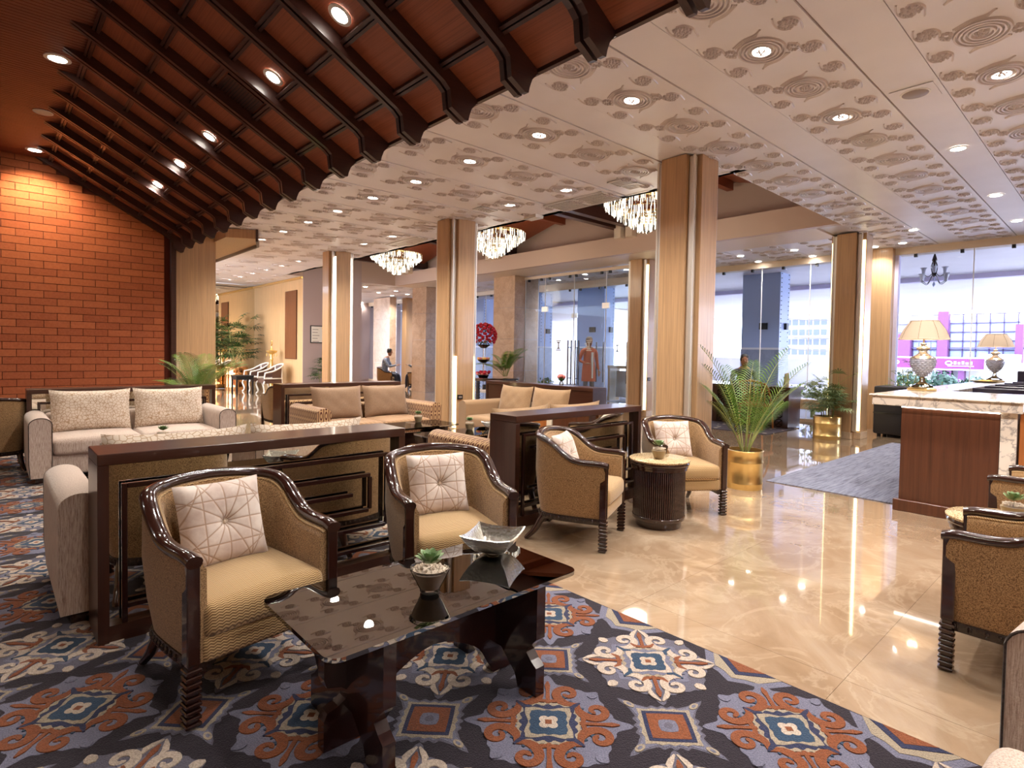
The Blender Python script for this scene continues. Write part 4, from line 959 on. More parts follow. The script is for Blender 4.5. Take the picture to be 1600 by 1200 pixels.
def table_lamp(label, x, y):
    t = thing('table_lamp', label, 'lamp', (x, y, 1.012), 0, 'crystal urn table lamps')
    M().lathe([(.0, 0), (.125, 0), (.128, .012), (.105, .026), (.085, .030), (.0, .032)], 32).build('brass_base', ['brass'], t)
    M().lathe([(.095, .030), (.090, .045), (.055, .062), (.032, .085), (.022, .105), (.026, .118), (.018, .13)], 12, sm=False).build('glass_foot', ['crystal'], t)
    m = M(); P = [(.018, .13), (.040, .15), (.078, .195), (.102, .245), (.110, .295), (.108, .315)]
    m.lathe(P, 16, sm=False)
    rr = random.Random(2)
    for i in range(9):
        z = .15+.018*i; r = .040+(.110-.040)*min(1, ((z-.15)/.12))**.6
        for k in range(16): a = 2*pi*(k+.5*(i % 2))/16; m.at(r*cos(a), r*sin(a), z, a).add([(.008, 0, 0), (0, .018*r/.11, 0), (0, 0, .010), (0, -.018*r/.11, 0), (0, 0, -.010)], [(0, 1, 2), (0, 2, 3), (0, 3, 4), (0, 4, 1)])
    m.at(); m.build('cut_glass_urn', ['cut_glass'], t)
    M().lathe([(.108, .315), (.113, .318), (.108, .330), (.070, .350), (.040, .375), (.036, .395), (.062, .42), (.058, .428), (.035, .44), (.02, .455), (.03, .468), (.012, .48)], 24).build('silver_neck', ['silver'], t)
    M().cyl(0, 0, .47, .56, .006, 8).build('stem', ['brass'], t)
    m = M(); n = 48; z0, z1, r0, r1 = .515, .700, .215, .120
    for a_, b_ in ((0, 1),):
        vs = []
        for (r, z) in ((r0, z0), (r0*.62+r1*.38, z0*.5+z1*.5), (r1, z1)):
            for k in range(n):
                a = 2*pi*k/n; q = 1.0 if k % 8 else 1.025; vs.append((r*q*cos(a), r*q*sin(a), z))
        m.add(vs, [(i*n+k, i*n+(k+1) % n, (i+1)*n+(k+1) % n, (i+1)*n+k) for i in range(2) for k in range(n)], 0, True)
    sh = m.build('shade', ['shade'], t)
    m2 = M()
    for k in range(8): a = 2*pi*k/8; m2.tube([(r0*1.027*cos(a), r0*1.027*sin(a), z0), ((r0*.62+r1*.38)*1.027*cos(a), (r0*.62+r1*.38)*1.027*sin(a), (z0+z1)/2), (r1*1.027*cos(a), r1*1.027*sin(a), z1)], .0016, 4)
    m2.build('shade_rib', ['taupe'], sh)
    M().tube([(r0*1.005*cos(2*pi*k/48), r0*1.005*sin(2*pi*k/48), z0) for k in range(49)], .004, 5).tube([(r1*1.01*cos(2*pi*k/48), r1*1.01*sin(2*pi*k/48), z1) for k in range(49)], .004, 5).build('shade_trim', ['cream'], sh)
    M().lathe([(0, .56), (.02, .57), (.024, .59), (.012, .62), (0, .625)], 10).build('bulb', ['bulb'], t)
    ld = bpy.data.lights.new('lamp_bulb', 'POINT'); ld.energy = 2.2; ld.color = (1, .78, .52); ld.shadow_soft_size = .04; lo = bpy.data.objects.new('lamp_bulb', ld); COL.objects.link(lo); lo.parent = t; lo.location = (0, 0, .60)
    return t
table_lamp('nearer crystal urn lamp on the desk corner, pleated shade lit', 6.95, 1.47)
table_lamp('further crystal urn lamp beside the brass tray', 10.90, 1.42)
t = thing('brass_tray', 'oval brass tray on the counter beside the further lamp', 'tray', (10.45, 1.46, 1.012)); M().at(0, 0, 0).lathe([(0, .004), (.12, .004), (.17, .022), (.175, .020), (.125, 0), (0, 0)], 24).build('dish', ['brass'], t); M().lathe([(0, .04), (.06, .035), (.10, .015), (.10, .01)], 12).build('amber_contents', ['amber'], t)
# entrance rug beside the desk, small patterned rug, black trolley
o = M().at(6.08, 2.64, 0, R(-.8)).box(0, 4.35, -1.20, 0, .0005, .010, c=.003).build('entrance_rug', ['rug_grey']); tag(o, 'large blue-grey rug laid on the marble before the desk', 'rug')
t = thing('wheeled_case', 'tall dark fabric case on castors behind the desk corner', 'case', (11.35, 2.62, 0))
M().rbox(-.22, .25, -.42, .42, .05, .86, .03, n=2).build('body', ['blackfab'], t); M().box(-.225, -.219, -.42, .42, .40, .415).box(-.225, -.219, -.01, .01, .06, .84).build('seam', ['black'], t)
for sx in (-.15, .18):
    for sy in (-.34, .34): M().cyl(sx, sy, 0, .05, .03, 10).build('castor', ['black'], t)
t = thing('planter_box', 'dark low planter box of leafy shrubs behind the wheeled case', 'planter', (11.95, 2.75, 0)); M().box(-.25, .28, -.22, .22, 0, .70, c=.01).build('box', ['black'], t)

# ================================================================== PLANTS
def frond(m, base, dirv, L, curl, nleaf=27, lw=.016, ll=.26, mi=0, stem=1, drop=.9, bare=.28):
    base = Vector(base); d = Vector(dirv).normalized(); hz = Vector((d.x, d.y, 0)); hz = hz.normalized() if hz.length > 1e-3 else Vector((1, 0, 0)); pts = []; p = base.copy(); el = math.asin(max(-1, min(1, d.z)))
    N = 18
    for i in range(N+1):
        pts.append(p.copy()); e = el-curl*(i/N)**1.6; p = p+(hz*cos(e)+Vector((0, 0, sin(e))))*L/N
    m.tube(pts, .004, 4, stem, rs=[.0065*(1-.8*i/N)+.0008 for i in range(N+1)])
    side = Vector((-hz.y, hz.x, 0))
    for i in range(nleaf):
        u = bare+(1-bare)*(i/(nleaf-1)); k = min(N-1, int(u*N)); q = pts[k].lerp(pts[k+1], u*N-k); t = (pts[k+1]-pts[k]).normalized(); up = side.cross(t)*-1
        l = ll*(sin(pi*min(1, (u-bare)/(1-bare)*.82+.14))**.6); 
        for sg in (1, -1):
            dv = (t*.60+side*sg*.82+up*.22).normalized(); a = q; b = q+dv*l*.5+up*.0; c = q+dv*l-Vector((0, 0, l*.22*drop)); wv = (t-dv*t.dot(dv)).normalized()*lw*.5
            m.add([a-wv*.4, a+wv*.4, b+wv, b-wv, c], [(0, 1, 2, 3), (3, 2, 4)], mi)
def areca(label, x, y, z, n, L, spread, seed, pot=None, ll=.26, lw=.016, dark=False, z0=.30, dirs=None):
    rr = random.Random(seed); t = thing('potted_palm', label, 'plant', (x, y, z))
    for i in range(n):
        if dirs: a, e, Lk = dirs[i]
        else: a = 2*pi*i/n+rr.uniform(-.3, .3); e = rr.uniform(*spread); Lk = L*rr.uniform(.8, 1.1)
        m = M(); frond(m, (.03*cos(a), .03*sin(a), z0), (cos(a)*cos(e), sin(a)*cos(e), sin(e)), Lk, rr.uniform(.7, 1.2) if not dirs else .62, ll=ll, lw=lw)
        m.build('frond', ['leaf_dark' if dark else 'leaf', 'stem'], t)
    return t
def brass_pot(t, r, h, mt='brass', taper=1.0):
    M().lathe([(.0, 0), (r*taper*.98, 0), (r*taper, .008), (r*taper, h*.12), (r*taper*1.025, h*.14), (r*taper*1.025, h*.165), (r*taper, h*.185), (r, h*.66), (r*1.025, h*.68), (r*1.025, h*.71), (r, h*.73), (r, h*.97), (r*1.035, h*.985), (r*1.02, h), (r*.94, h), (r*.94, h*.9), (0, h*.9)], 40).build('pot', [mt], t); po = [c for c in t.children if c.name.startswith('pot')][-1]
    M().lathe([(0, h*.91), (r*.93, h*.905)], 20).build('soil', ['soil'], po)
# palm by the large column (camera right = +X,-Y)
cr = lambda deg: R(-42.75+deg)
t = areca('tall feathery palm in a brass pot beside the large column', 5.62, 2.66, 0, 12, .9, (0, 0), 5, ll=.21, lw=.0105, z0=.36, dirs=[(cr(178), R(80), 1.16), (cr(0), R(70), 1.08), (cr(12), R(80), 1.16), (cr(190), R(76), .98), (cr(-20), R(68), .88), (cr(160), R(70), .84), (cr(60), R(80), 1.0), (cr(100), R(78), .95), (cr(-60), R(72), .72), (cr(-100), R(74), .70), (cr(200), R(64), .66), (cr(20), R(60), .68)])
brass_pot(t, .172, .385)
t = areca('small palm by the brick wall showing above the divider', 2.17, 9.0, .0155, 15, .80, (R(38), R(85)), 11, ll=.25, lw=.010, z0=.50); brass_pot(t, .17, .5, 'ceramic')
def fanleaf(m, c, dirv, s, n, rr, mi=0):
    d = Vector(dirv).normalized(); sd = d.cross(Vector((0, 0, 1))); sd = sd.normalized() if sd.length > .01 else Vector((1, 0, 0)); up = sd.cross(d)
    for k in range(n):
        a = R(-95+190*k/(n-1)); v = (d*cos(a)+sd*sin(a)+up*.15).normalized(); l = s*(1-.25*abs(a)/1.7)*rr.uniform(.85, 1.1); wv = v.cross(up).normalized()*s*.055
        a0 = Vector(c); b = a0+v*l*.55; e = a0+v*l-Vector((0, 0, l*.25)); m.add([a0-wv*.3, a0+wv*.3, b+wv, b-wv, e], [(0, 1, 2, 3), (3, 2, 4)], mi)
def rhapis(label, x, y, z, h, n, seed, s=.17, leaf='leaf_dark', potr=.20, poth=.38, mt='brass', spread=.22, canes=5, zt=None, nl=8):
    rr = random.Random(seed); t = thing('fan_palm', label, 'plant', (x, y, z)); brass_pot(t, potr, poth, mt) if potr else None
    for c in range(canes):
        a = 2*pi*c/canes+rr.random(); m = M(); hh = h*rr.uniform(.6, 1.0); bx, by = .07*cos(a), .07*sin(a); tx, ty = spread*.5*cos(a), spread*.5*sin(a)
        m.tube([(bx, by, poth*.8), ((bx+tx)/2, (by+ty)/2, poth+.5*(hh-poth)), (tx, ty, hh)], .008, 5, 1)
        for i in range(n//canes):
            u = rr.uniform(.25, 1.0); b = rr.uniform(0, 2*pi); e = rr.uniform(-.1, .9); zz = poth+(hh-poth)*u; o = Vector((bx+(tx-bx)*u, by+(ty-by)*u, zz)); L_ = rr.uniform(.5, 1.0)*spread; dv = Vector((cos(b)*cos(e), sin(b)*cos(e), sin(e))); q = o+dv*L_
            m.tube([o, o+dv*L_*.5+Vector((0, 0, .02)), q], .003, 4, 1); fanleaf(m, q, (dv+Vector((0, 0, -.25))), s, nl, rr)
        m.build('cane', [leaf, 'stem'], t)
    return t
rhapis('fan-leaved lady palm in a brass pot left of the corner-lit column', 10.12, 3.42, 0, 1.0, 120, 3, s=.18, leaf='leaf_pale', potr=.205, poth=.37, spread=.30, canes=6, nl=9)
rhapis('tall dark lady palm in a copper pot by the mirrored wall', 5.75, 19.15, 0, 2.05, 110, 8, s=.34, potr=.33, poth=.72, mt='copper', spread=.55, canes=7)
rhapis('second copper-potted plant half hidden behind the tall lady palm', 4.2, 19.35, 0, 1.5, 30, 9, s=.30, potr=.28, poth=.60, mt='copper', spread=.4, canes=4)
rhapis('slender lady palm in a brass pot below the framed notice', 6.95, 15.55, 0, 1.25, 40, 13, s=.24, potr=.17, poth=.32, spread=.26, canes=5)
rhapis('leafy shrub growing in the dark planter box by the pilaster', 11.95, 2.75, 0, 1.25, 50, 21, s=.13, potr=0, poth=.68, spread=.30, canes=6, leaf='leaf', nl=6)
def succulent(label, x, y, z, r=.048, glass_=True, seed=1, s=1.0):
    rr = random.Random(seed); t = thing('succulent_pot', label, 'succulent', (x, y, z), 0, 'small succulents on the tables')
    if glass_:
        M().lathe([(0, 0), (.027*s, 0), (.029*s, .006), (.029*s, .012), (.060*s, .072*s), (.060*s, .074*s), (.056*s, .074*s), (.028*s, .02), (0, .02)], 24).build('glass_pot', ['clear_glass'], t); M().lathe([(0, .016), (.028*s, .016), (.054*s, .064*s), (0, .066*s)], 20).build('soil', ['pebble'], t)
    else: M().lathe([(0, 0), (.030*s, 0), (.034*s, .01), (.046*s, .05), (.048*s, .062), (.042*s, .062), (0, .055)], 20).build('clay_pot', ['ceramic'], t)
    m = M()
    for i in range(90): a = rr.uniform(0, 2*pi); q = (.054 if glass_ else .042)*s*sqrt(rr.random()); e = rr.uniform(.004, .007); m.at(q*cos(a), q*sin(a), .066*s+rr.uniform(0, .004), sc=1).lathe([(0, e), (e, 0), (0, -e)], 5)
    m.at(); p_ = m.build('pebbles', ['pebble'], t); p_['kind'] = 'stuff'
    m = M()
    for ring, (k, el, L) in enumerate(((5, 1.25, .030), (6, 1.0, .040), (6, .72, .046), (5, .45, .046))):
        for i in range(k):
            a = 2*pi*i/k+ring*.4+rr.uniform(-.1, .1); m.at(0, 0, .080*s+.004, rz=a, ry=-el); l = L*s*1.15
            m.add([(0, 0, 0), (l*.4, .009*s, .004), (l*.8, .011*s, .005), (l, 0, .002), (l*.8, -.011*s, .005), (l*.4, -.009*s, .004), (l*.55, 0, -.004)], [(0, 1, 2, 3), (0, 3, 4, 5), (0, 6, 2, 1), (6, 3, 2), (0, 5, 4, 6), (6, 4, 3)], 0, True)
    m.at(); m.build('leaves', ['succulent'], t)
    return t
TT = .4565
succulent('succulent in a clear glass pot on the foreground glass table', 1.165, 1.70, TT, seed=1, s=1.22)
succulent('small succulent on the glass table before the cream sofa', 1.19, 6.08, TT, glass_=False, seed=2, s=1.1)
succulent('small succulent on the round table between two armchairs', 3.80, 2.48, .526, glass_=False, seed=3, s=1.15)
succulent('small succulent on the glass table before the patterned sofa', 3.92, 6.02, TT-.012, glass_=False, seed=4, s=1.1)
succulent('small succulent beside the silver bowl near the patterned arm', 4.02, 5.12, TT-.012, glass_=False, seed=5, s=1.1)
succulent('small succulent on the round table at the right edge', 3.80, .40, .526, glass_=False, seed=6, s=1.1)
def bowl(label, x, y, z, rz=0, s=1.0):
    t = thing('silver_bowl', label, 'bowl', (x, y, z), rz, 'square silver bowls'); m = M(); n = 10
    def P(u, v, h): k = .30+.70*h**.55; return (u*.083*s*k, v*.083*s*k, .006+.058*s*h+.010*(abs(u)*abs(v))**3*h)
    ring = [(1, q) for q in [-1+2*i/n for i in range(n)]]+[(q, 1) for q in [1-2*i/n for i in range(n)]]+[(-1, q) for q in [1-2*i/n for i in range(n)]]+[(q, -1) for q in [-1+2*i/n for i in range(n)]]
    N = len(ring); H_ = [0, .15, .4, .7, 1]
    vs = [P(u, v, h) for h in H_ for u, v in ring]+[tuple(c*.94 if i < 2 else c+.003 for i, c in enumerate(P(u, v, h))) for h in H_[::-1] for u, v in ring]
    fs = [(i*N+k, i*N+(k+1) % N, (i+1)*N+(k+1) % N, (i+1)*N+k) for i in range(9) for k in range(N)]+[tuple(range(N-1, -1, -1)), tuple(9*N+k for k in range(N))]
    m.add(vs, fs, 0, True); m.build('bowl_body', ['silver'], t); M().lathe([(0, 0), (.022*s, 0), (.018*s, .008), (0, .008)], 12).build('foot', ['silver'], t)
bowl('square hammered silver bowl on the foreground glass table corner', 1.60, 1.86, TT, R(30), 1.35)
bowl('dark silver bowl on the glass table near the patterned sofa arm', 4.27, 5.02, TT-.012, 0, 1.1)

# ================================================================== CHANDELIERS
def chandelier(x, y, z, label, seed):
    t = thing('chandelier', label, 'chandelier', (x, y, z), 0, 'tiered crystal chandeliers'); rr = random.Random(seed)
    tiers = [(.64, .0), (.60, -.03), (.52, -.10), (.43, -.17), (.33, -.24), (.22, -.31), (.10, -.38)]
    m = M()
    for r, zz in tiers[::1]: m.tube([(r*cos(2*pi*k/40), r*sin(2*pi*k/40), zz+.10) for k in range(41)], .008, 5)
    m.lathe([(0, .30), (.10, .30), (.12, .26), (.10, .25), (.015, .25), (.015, .08), (0, .08)], 16)
    for k in range(8): a = 2*pi*k/8; m.tube([(0, 0, .20), (.32*cos(a), .32*sin(a), .16), (.63*cos(a), .63*sin(a), .10)], .006, 4)
    m.build('gilt_frame', ['brass'], t)
    m = M()
    for ti, (r, zz) in enumerate(tiers):
        n = int(18+r*190)
        for k in range(n):
            a = 2*pi*k/n+rr.uniform(-.02, .02); q = r+rr.uniform(-.015, .015); L = .105+rr.uniform(0, .03); w_ = .0068; zt = zz+.095+rr.uniform(-.01, .01)
            m.at(q*cos(a), q*sin(a), zt, a+rr.random()).add([(w_, 0, -.01), (0, w_, -.01), (-w_, 0, -.01), (0, -w_, -.01), (0, 0, 0), (w_*.8, 0, -L), (0, w_*.8, -L), (-w_*.8, 0, -L), (0, -w_*.8, -L), (0, 0, -L-.016)],
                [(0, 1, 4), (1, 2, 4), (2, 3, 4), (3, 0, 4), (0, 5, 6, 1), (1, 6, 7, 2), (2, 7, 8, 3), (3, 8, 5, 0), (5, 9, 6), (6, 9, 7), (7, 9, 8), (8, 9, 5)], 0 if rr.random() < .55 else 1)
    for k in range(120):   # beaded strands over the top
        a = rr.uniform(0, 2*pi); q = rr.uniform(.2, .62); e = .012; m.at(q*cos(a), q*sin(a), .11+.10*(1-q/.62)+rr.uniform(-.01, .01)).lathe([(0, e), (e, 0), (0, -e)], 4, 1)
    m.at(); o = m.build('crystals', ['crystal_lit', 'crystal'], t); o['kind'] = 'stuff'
    M().cyl(0, 0, .30, .9, .01, 6).build('rod', ['brass'], t)
    ld = bpy.data.lights.new('chandelier_bulbs', 'POINT'); ld.energy = 26; ld.color = (1, .88, .7); ld.shadow_soft_size = .3; lo = bpy.data.objects.new('chandelier_bulbs', ld); COL.objects.link(lo); lo.parent = t; lo.location = (0, 0, -.55)
for i, (x, y) in enumerate(((7.75, 5.42), (7.75, 9.15), (7.75, 13.0))):
    chandelier(x, y, 3.70, 'tiered crystal chandelier in the ceiling coffer, %s' % ('nearest, part hidden by the large column', 'middle one of the row', 'furthest of the row')[i], i)

# ================================================================== FLOWERS, CONCIERGE CORNER
t = thing('console_table', 'dark carved console table holding the rose arrangement', 'table', (7.7, 9.0, 0), R(0))
M().lathe([(0, .74), (.52, .74), (.55, .76), (.55, .79), (.5, .80), (0, .80)], 8, a0=pi/8, sm=False).build('table_top', ['table_wood'], t)
for k in range(4):
    a = pi/4+k*pi/2; m = M()
    for q in range(24): m.box(-.035+.006*(q % 2), .035-.006*(q % 2), -.035+.006*(q % 2), .035-.006*(q % 2), .005+.03*q, .032+.03*q)
    m.build('leg', ['carved'], t, (.34*cos(a), .34*sin(a), 0))
M().box(-.3, .3, -.02, .02, .56, .66).build('apron', ['carved'], t)
t = thing('rose_arrangement', 'red rose ball above tiered bowls of flowers on the console table', 'flowers', (7.50, 9.12, .80)); rr = random.Random(4)
M().cyl(0, 0, 0, .62, .012, 8).build('stand', ['chrome'], t)
M().lathe([(0, .0), (.09, 0), (.12, .05), (.11, .05), (0, .02)], 16).lathe([(0, .30), (.05, .30), (.13, .36), (.12, .365), (0, .32)], 16).lathe([(0, .60), (.05, .60), (.14, .67), (.13, .675), (0, .62)], 16).build('bowl', ['steel_dark'], t)
rm = M().lathe([(0, -.03), (.026, -.018), (.036, .0), (.032, .018), (.022, .028), (.024, .016), (.013, .014), (.014, .026), (0, .024)], 9, sm=False)
rose_me = rm.mesh('rose', ['rose']); pink_me = rm.mesh('rose', ['rose_pink']); orange_me = rm.mesh('rose', ['amber'])
m = M()
for k in range(78):
    zc = 1-2*(k+.5)/95; a = k*2.39996; r = sqrt(max(0, 1-zc*zc)); p = Vector((r*cos(a), r*sin(a), zc)); 
    if p.z > -.55: place(rose_me, 'rose', t, (p.x*.25, p.y*.25, .86+p.z*.24), rot=(0, math.acos(max(-1, min(1, p.z))), a))
for k in range(150):
    a, b = rr.uniform(0, 2*pi), rr.uniform(-.9, 1.2); d = Vector((cos(a)*cos(b), sin(a)*cos(b), sin(b))); q = Vector((0, 0, .86))+d*.20; wv = d.cross(Vector((0, 0, 1))).normalized()*.018; m.add([tuple(q-wv), tuple(q+wv), tuple(q+d*.075)], [(0, 1, 2)])
m.build('foliage', ['leaf_dark'], t)['kind'] = 'stuff'
for k in range(16): a = k*2.4; place(rose_me if k % 3 else pink_me, 'rose', t, (.12*cos(a)*(.5+.5*(k % 2)), .12*sin(a)*(.5+.5*(k % 2)), .07+.02*(k % 3)))
for k in range(10): a = k*2.4; place(orange_me if k % 2 else pink_me, 'rose', t, (.10*cos(a), .10*sin(a), .385))
areca('arching green palm fronds on the console table beside the roses', 7.98, 8.98, .80, 12, .68, (R(35), R(80)), 17, ll=.20, lw=.012, z0=.02)
t = thing('vase_flower', 'single pink bloom in a small vase on the divider by the entrance', 'flowers', (6.22, 5.75, .852)); M().lathe([(0, 0), (.03, 0), (.035, .03), (.015, .07), (.02, .08), (0, .08)], 12).build('vase', ['crystal'], t)
for k in range(5): a = k*1.26; place(pink_me, 'bloom', t, (.03*cos(a), .03*sin(a), .12+.015*(k % 2)))
M().lathe([(0, .05), (.045, .08), (.05, .10), (0, .11)], 6, sm=False).build('leaves', ['leaf_dark'], t)

o = M().at(9.66, 4.20, 0, R(1)).box(0, 1.45, 0, 1.75, .0005, .012, c=.003).build('small_rug', ['rug_leaf']); tag(o, 'small leaf-patterned rug under the concierge desk', 'rug')
t = thing('concierge_desk', 'dark carved concierge desk before the street window', 'desk', (10.75, 4.30, .012))
M().box(-.05, .60, -.05, 1.55, .70, .76, c=.006).build('desk_top', ['wood_dark'], t); M().box(.0, .55, .0, .10, 0, .70).build('side_panel', ['wood_darkz'], t); M().box(.0, .55, 1.40, 1.5, 0, .70).build('side_panel', ['wood_darkz'], t)
M().box(-.01, .55, -.01, .12, .52, .70).build('corner_drawer', ['wood_dark'], t); M().box(.04, .06, .10, 1.40, .0, .70).build('modesty_panel', ['wood_rafter'], t)
m = M()
for iy in range(8):
    for iz in range(4):
        cy, cz = .18+.165*iy, .09+.165*iz; m.tube([(.035, cy+.07*cos(2*pi*k/16), cz+.07*sin(2*pi*k/16)) for k in range(17)], .009, 4)
        for a in (.78, 2.36): m.tube([(.033, cy-.08*cos(a), cz-.08*sin(a)), (.033, cy+.08*cos(a), cz+.08*sin(a))], .006, 4)
m.build('fretwork', ['carved'], t)
t = thing('visitor_chair', 'orange-brown wooden chair with curved back at the concierge desk', 'chair', (10.37, 4.72, .012), R(90))
M().rbox(-.25, .25, -.24, .22, .40, .46, .03, n=2).build('seat', ['wood_orange'], t)
bp = [(-.25, .0, .62), (-.25, .18, .80), (-.12, .27, .86), (0, .29, .87), (.12, .27, .86), (.25, .18, .80), (.25, .0, .62)]
M().tube(crom(bp, 5), .018, 8).build('back_rail', ['wood_orange'], t)
sp = M().box(-.010, .010, -.006, .006, 0, .40).mesh('splat', ['wood_orange'])
for k in range(9): a = -1.1+.275*k; place(sp, 'splat', t, (.23*sin(a), .26*cos(a)-.03+.03, .45))
for sx in (-1, 1):
    M().tube(crom([(sx*.21, -.20, .42), (sx*.215, -.20, .2), (sx*.22, -.22, .0)], 3), .017, 7).build('leg', ['wood_orange'], t); M().tube(crom([(sx*.21, .18, .42), (sx*.22, .20, .2), (sx*.24, .28, .0)], 3), .017, 7).build('leg', ['wood_orange'], t); M().tube([(sx*.24, -.05, .44), (sx*.25, -.02, .63)], .014, 7).build('arm_post', ['wood_orange'], t)
t = thing('desk_card', 'upright tan card holder standing on the concierge desk', 'stand', (11.02, 4.45, .773)); M().at(0, 0, 0, R(40)).prism([(-.10, 0), (.10, 0), (.06, .24), (-.09, .26)], -.01, .01, axis='Y').build('card', ['cream'], t); M().at(0, 0, 0, R(40)).prism([(.10, 0), (.14, 0), (.07, .24), (.06, .24)], -.02, .02, axis='Y').build('side', ['ceramic'], t)

# ================================================================== FAR LOBBY FURNITURE
def white_chair(label, x, y, rz):
    t = thing('open_armchair', label, 'armchair', (x, y, 0), rz, 'white framed open armchairs')
    M().rbox(-.27, .27, -.27, .25, .32, .45, .03, n=2, crown=.01).build('seat', ['seat_brown'], t)
    bp = crom([(-.30, -.24, .62), (-.31, .0, .68), (-.29, .22, .80), (-.15, .32, .86), (0, .34, .87), (.15, .32, .86), (.29, .22, .80), (.31, 0, .68), (.30, -.24, .62)], 5)
    M().tube(bp, .022, 7).build('top_rail', ['white_paint'], t)
    m = M(); vs = []; 
    for p in bp[4:-4]: vs += [(p.x*.97, p.y*.97, p.z-.03), (p.x*.92, p.y*.92, .47)]
    m.add(vs, [(2*i, 2*i+2, 2*i+3, 2*i+1) for i in range(len(vs)//2-1)], 0, True); m.build('back_panel', ['seat_brown'], t)
    M().tube(crom([(-.28, -.24, .46), (-.28, .2, .46), (0, .3, .46), (.28, .2, .46), (.28, -.24, .46)], 4), .018, 6).build('seat_rail', ['white_paint'], t)
    for sx in (-1, 1):
        M().tube([(sx*.29, -.24, .63), (sx*.27, -.26, .45)], .018, 6).build('arm_post', ['white_paint'], t)
        M().tube(crom([(sx*.27, -.25, .38), (sx*.30, -.29, .28), (sx*.25, -.25, .10), (sx*.28, -.30, .01)], 4), .022, 7, rs=None).build('leg', ['white_paint'], t)
        M().tube(crom([(sx*.26, .24, .80), (sx*.25, .24, .38), (sx*.24, .30, .12), (sx*.27, .34, .01)], 4), .020, 7).build('leg', ['white_paint'], t)
white_chair('nearer white-framed open armchair against the timber wall', 6.0, 16.95, R(-90)); white_chair('further white-framed open armchair behind the little dark table', 6.0, 18.15, R(-90))
t = thing('side_table', 'little square dark table before the white-framed chairs', 'side table', (5.35, 17.3, 0)); M().box(-.24, .24, -.24, .24, .50, .54, c=.004).build('table_top', ['black'], t)
for sx in (-1, 1):
    for sy in (-1, 1): M().box(-.02, .02, -.02, .02, 0, .50).build('leg', ['black'], t, (sx*.21, sy*.21, 0))
M().box(-.22, .22, -.22, -.20, .42, .50).box(-.22, -.20, -.22, .22, .42, .50).box(.20, .22, -.22, .22, .42, .50).build('apron', ['black'], t)
t = thing('oil_lamp', 'tall brass oil lamp with a bird finial by the timber wall', 'lamp', (6.25, 17.55, 0))
M().lathe([(0, .0), (.2, 0), (.2, .04), (.05, .12), (.04, .5), (.07, .56), (.18, .66), (.19, .69), (.05, .72), (.035, .95), (.06, 1.0), (.035, 1.04), (.035, 1.14), (.14, 1.2), (.16, 1.25), (.04, 1.28), (.02, 1.32)], 20).build('lamp_stand', ['brass'], t)
M().tube(crom([(0, 0, 1.32), (.0, .03, 1.40), (.0, -.04, 1.47), (0, .0, 1.53), (0, .05, 1.52)], 4), .02, 7, rs=None).build('bird_finial', ['brass'], t)
m = M()
for k in range(8): a = 2*pi*k/8; m.at(.15*cos(a), .15*sin(a), 1.16, a).lathe([(0, -.08), (.012, -.07), (.008, 0), (0, 0)], 6)
m.at(); m.build('pendants', ['brass'], t)
t = thing('framed_notice', 'framed cream notice with lines of writing on the lilac wall', 'picture', (7.06, OY1-.014, 1.745))
M().box(-.30, .30, -.02, 0, -.25, .25, c=.003).build('frame', ['black'], t); M().box(-.275, .275, -.023, -.02, -.225, .225).build('sheet', ['paper'], t); M().prism([(.03, .2), (.26, .2), (.26, -.2), (.12, -.2)], -.025, -.023, axis='Y').build('gilt_art', ['brass'], t)
m = M()
for k, wd in enumerate((.17, .15, .20, .15, .19)): m.box(-.24, -.24+wd, -.0245, -.023, .13-.085*k, .145-.085*k)
m.build('writing', ['seam'], t)
t = thing('planter_trough', 'long olive planter box of greenery inside the street window', 'planter', (11.95, 4.75, 0)); 
M().box(-.12, .25, -1.0, .35, .30, .50, c=.01).build('trough', ['stone_beige'], t)
for y in (-.85, .2): M().lathe([(0, 0), (.09, 0), (.11, .04), (.06, .12), (.10, .22), (.08, .30), (0, .30)], 12).build('foot', ['stone_blue'], t, (.07, y, 0))
m = M(); rr = random.Random(6)
for k in range(420):
    p = Vector((rr.uniform(-.1, .23), rr.uniform(-.98, .33), .5)); d = Vector((rr.uniform(-1, 1), rr.uniform(-1, 1), rr.uniform(.2, 1.4))).normalized(); q = p+d*rr.uniform(.03, .24); wv = d.cross(Vector((0, 0, 1))).normalized()*.022; m.add([tuple(q), tuple(q+wv+d*.03), tuple(q+d*.08), tuple(q-wv+d*.03)], [(0, 1, 2, 3)])
m.build('foliage', ['leaf'], t)['kind'] = 'stuff'

# ================================================================== PEOPLE
def body(label, joints, edges, radii, name, matf, loc, rz, parts=()):
    me = bpy.data.meshes.new(name); me.from_pydata(joints, edges, []); o = bpy.data.objects.new(name, me); COL.objects.link(o)
    o.location = loc; o.rotation_euler = (0, 0, rz)
    md = o.modifiers.new('skin', 'SKIN'); me.skin_vertices[0].data[0].use_root = True
    for i, r in enumerate(radii): me.skin_vertices[0].data[i].radius = r if isinstance(r, tuple) else (r, r)
    sb = o.modifiers.new('sub', 'SUBSURF'); sb.levels = 2; sb.render_levels = 2
    dg = bpy.context.evaluated_depsgraph_get(); ev = o.evaluated_get(dg); nm = bpy.data.meshes.new_from_object(ev); o.modifiers.clear(); o.data = nm
    mats_, fn = matf; nm.materials.clear()
    for k in mats_: nm.materials.append(MATS[k])
    for p in nm.polygons: p.material_index = fn(p.center); p.use_smooth = True
    tag(o, label, 'person'); return o
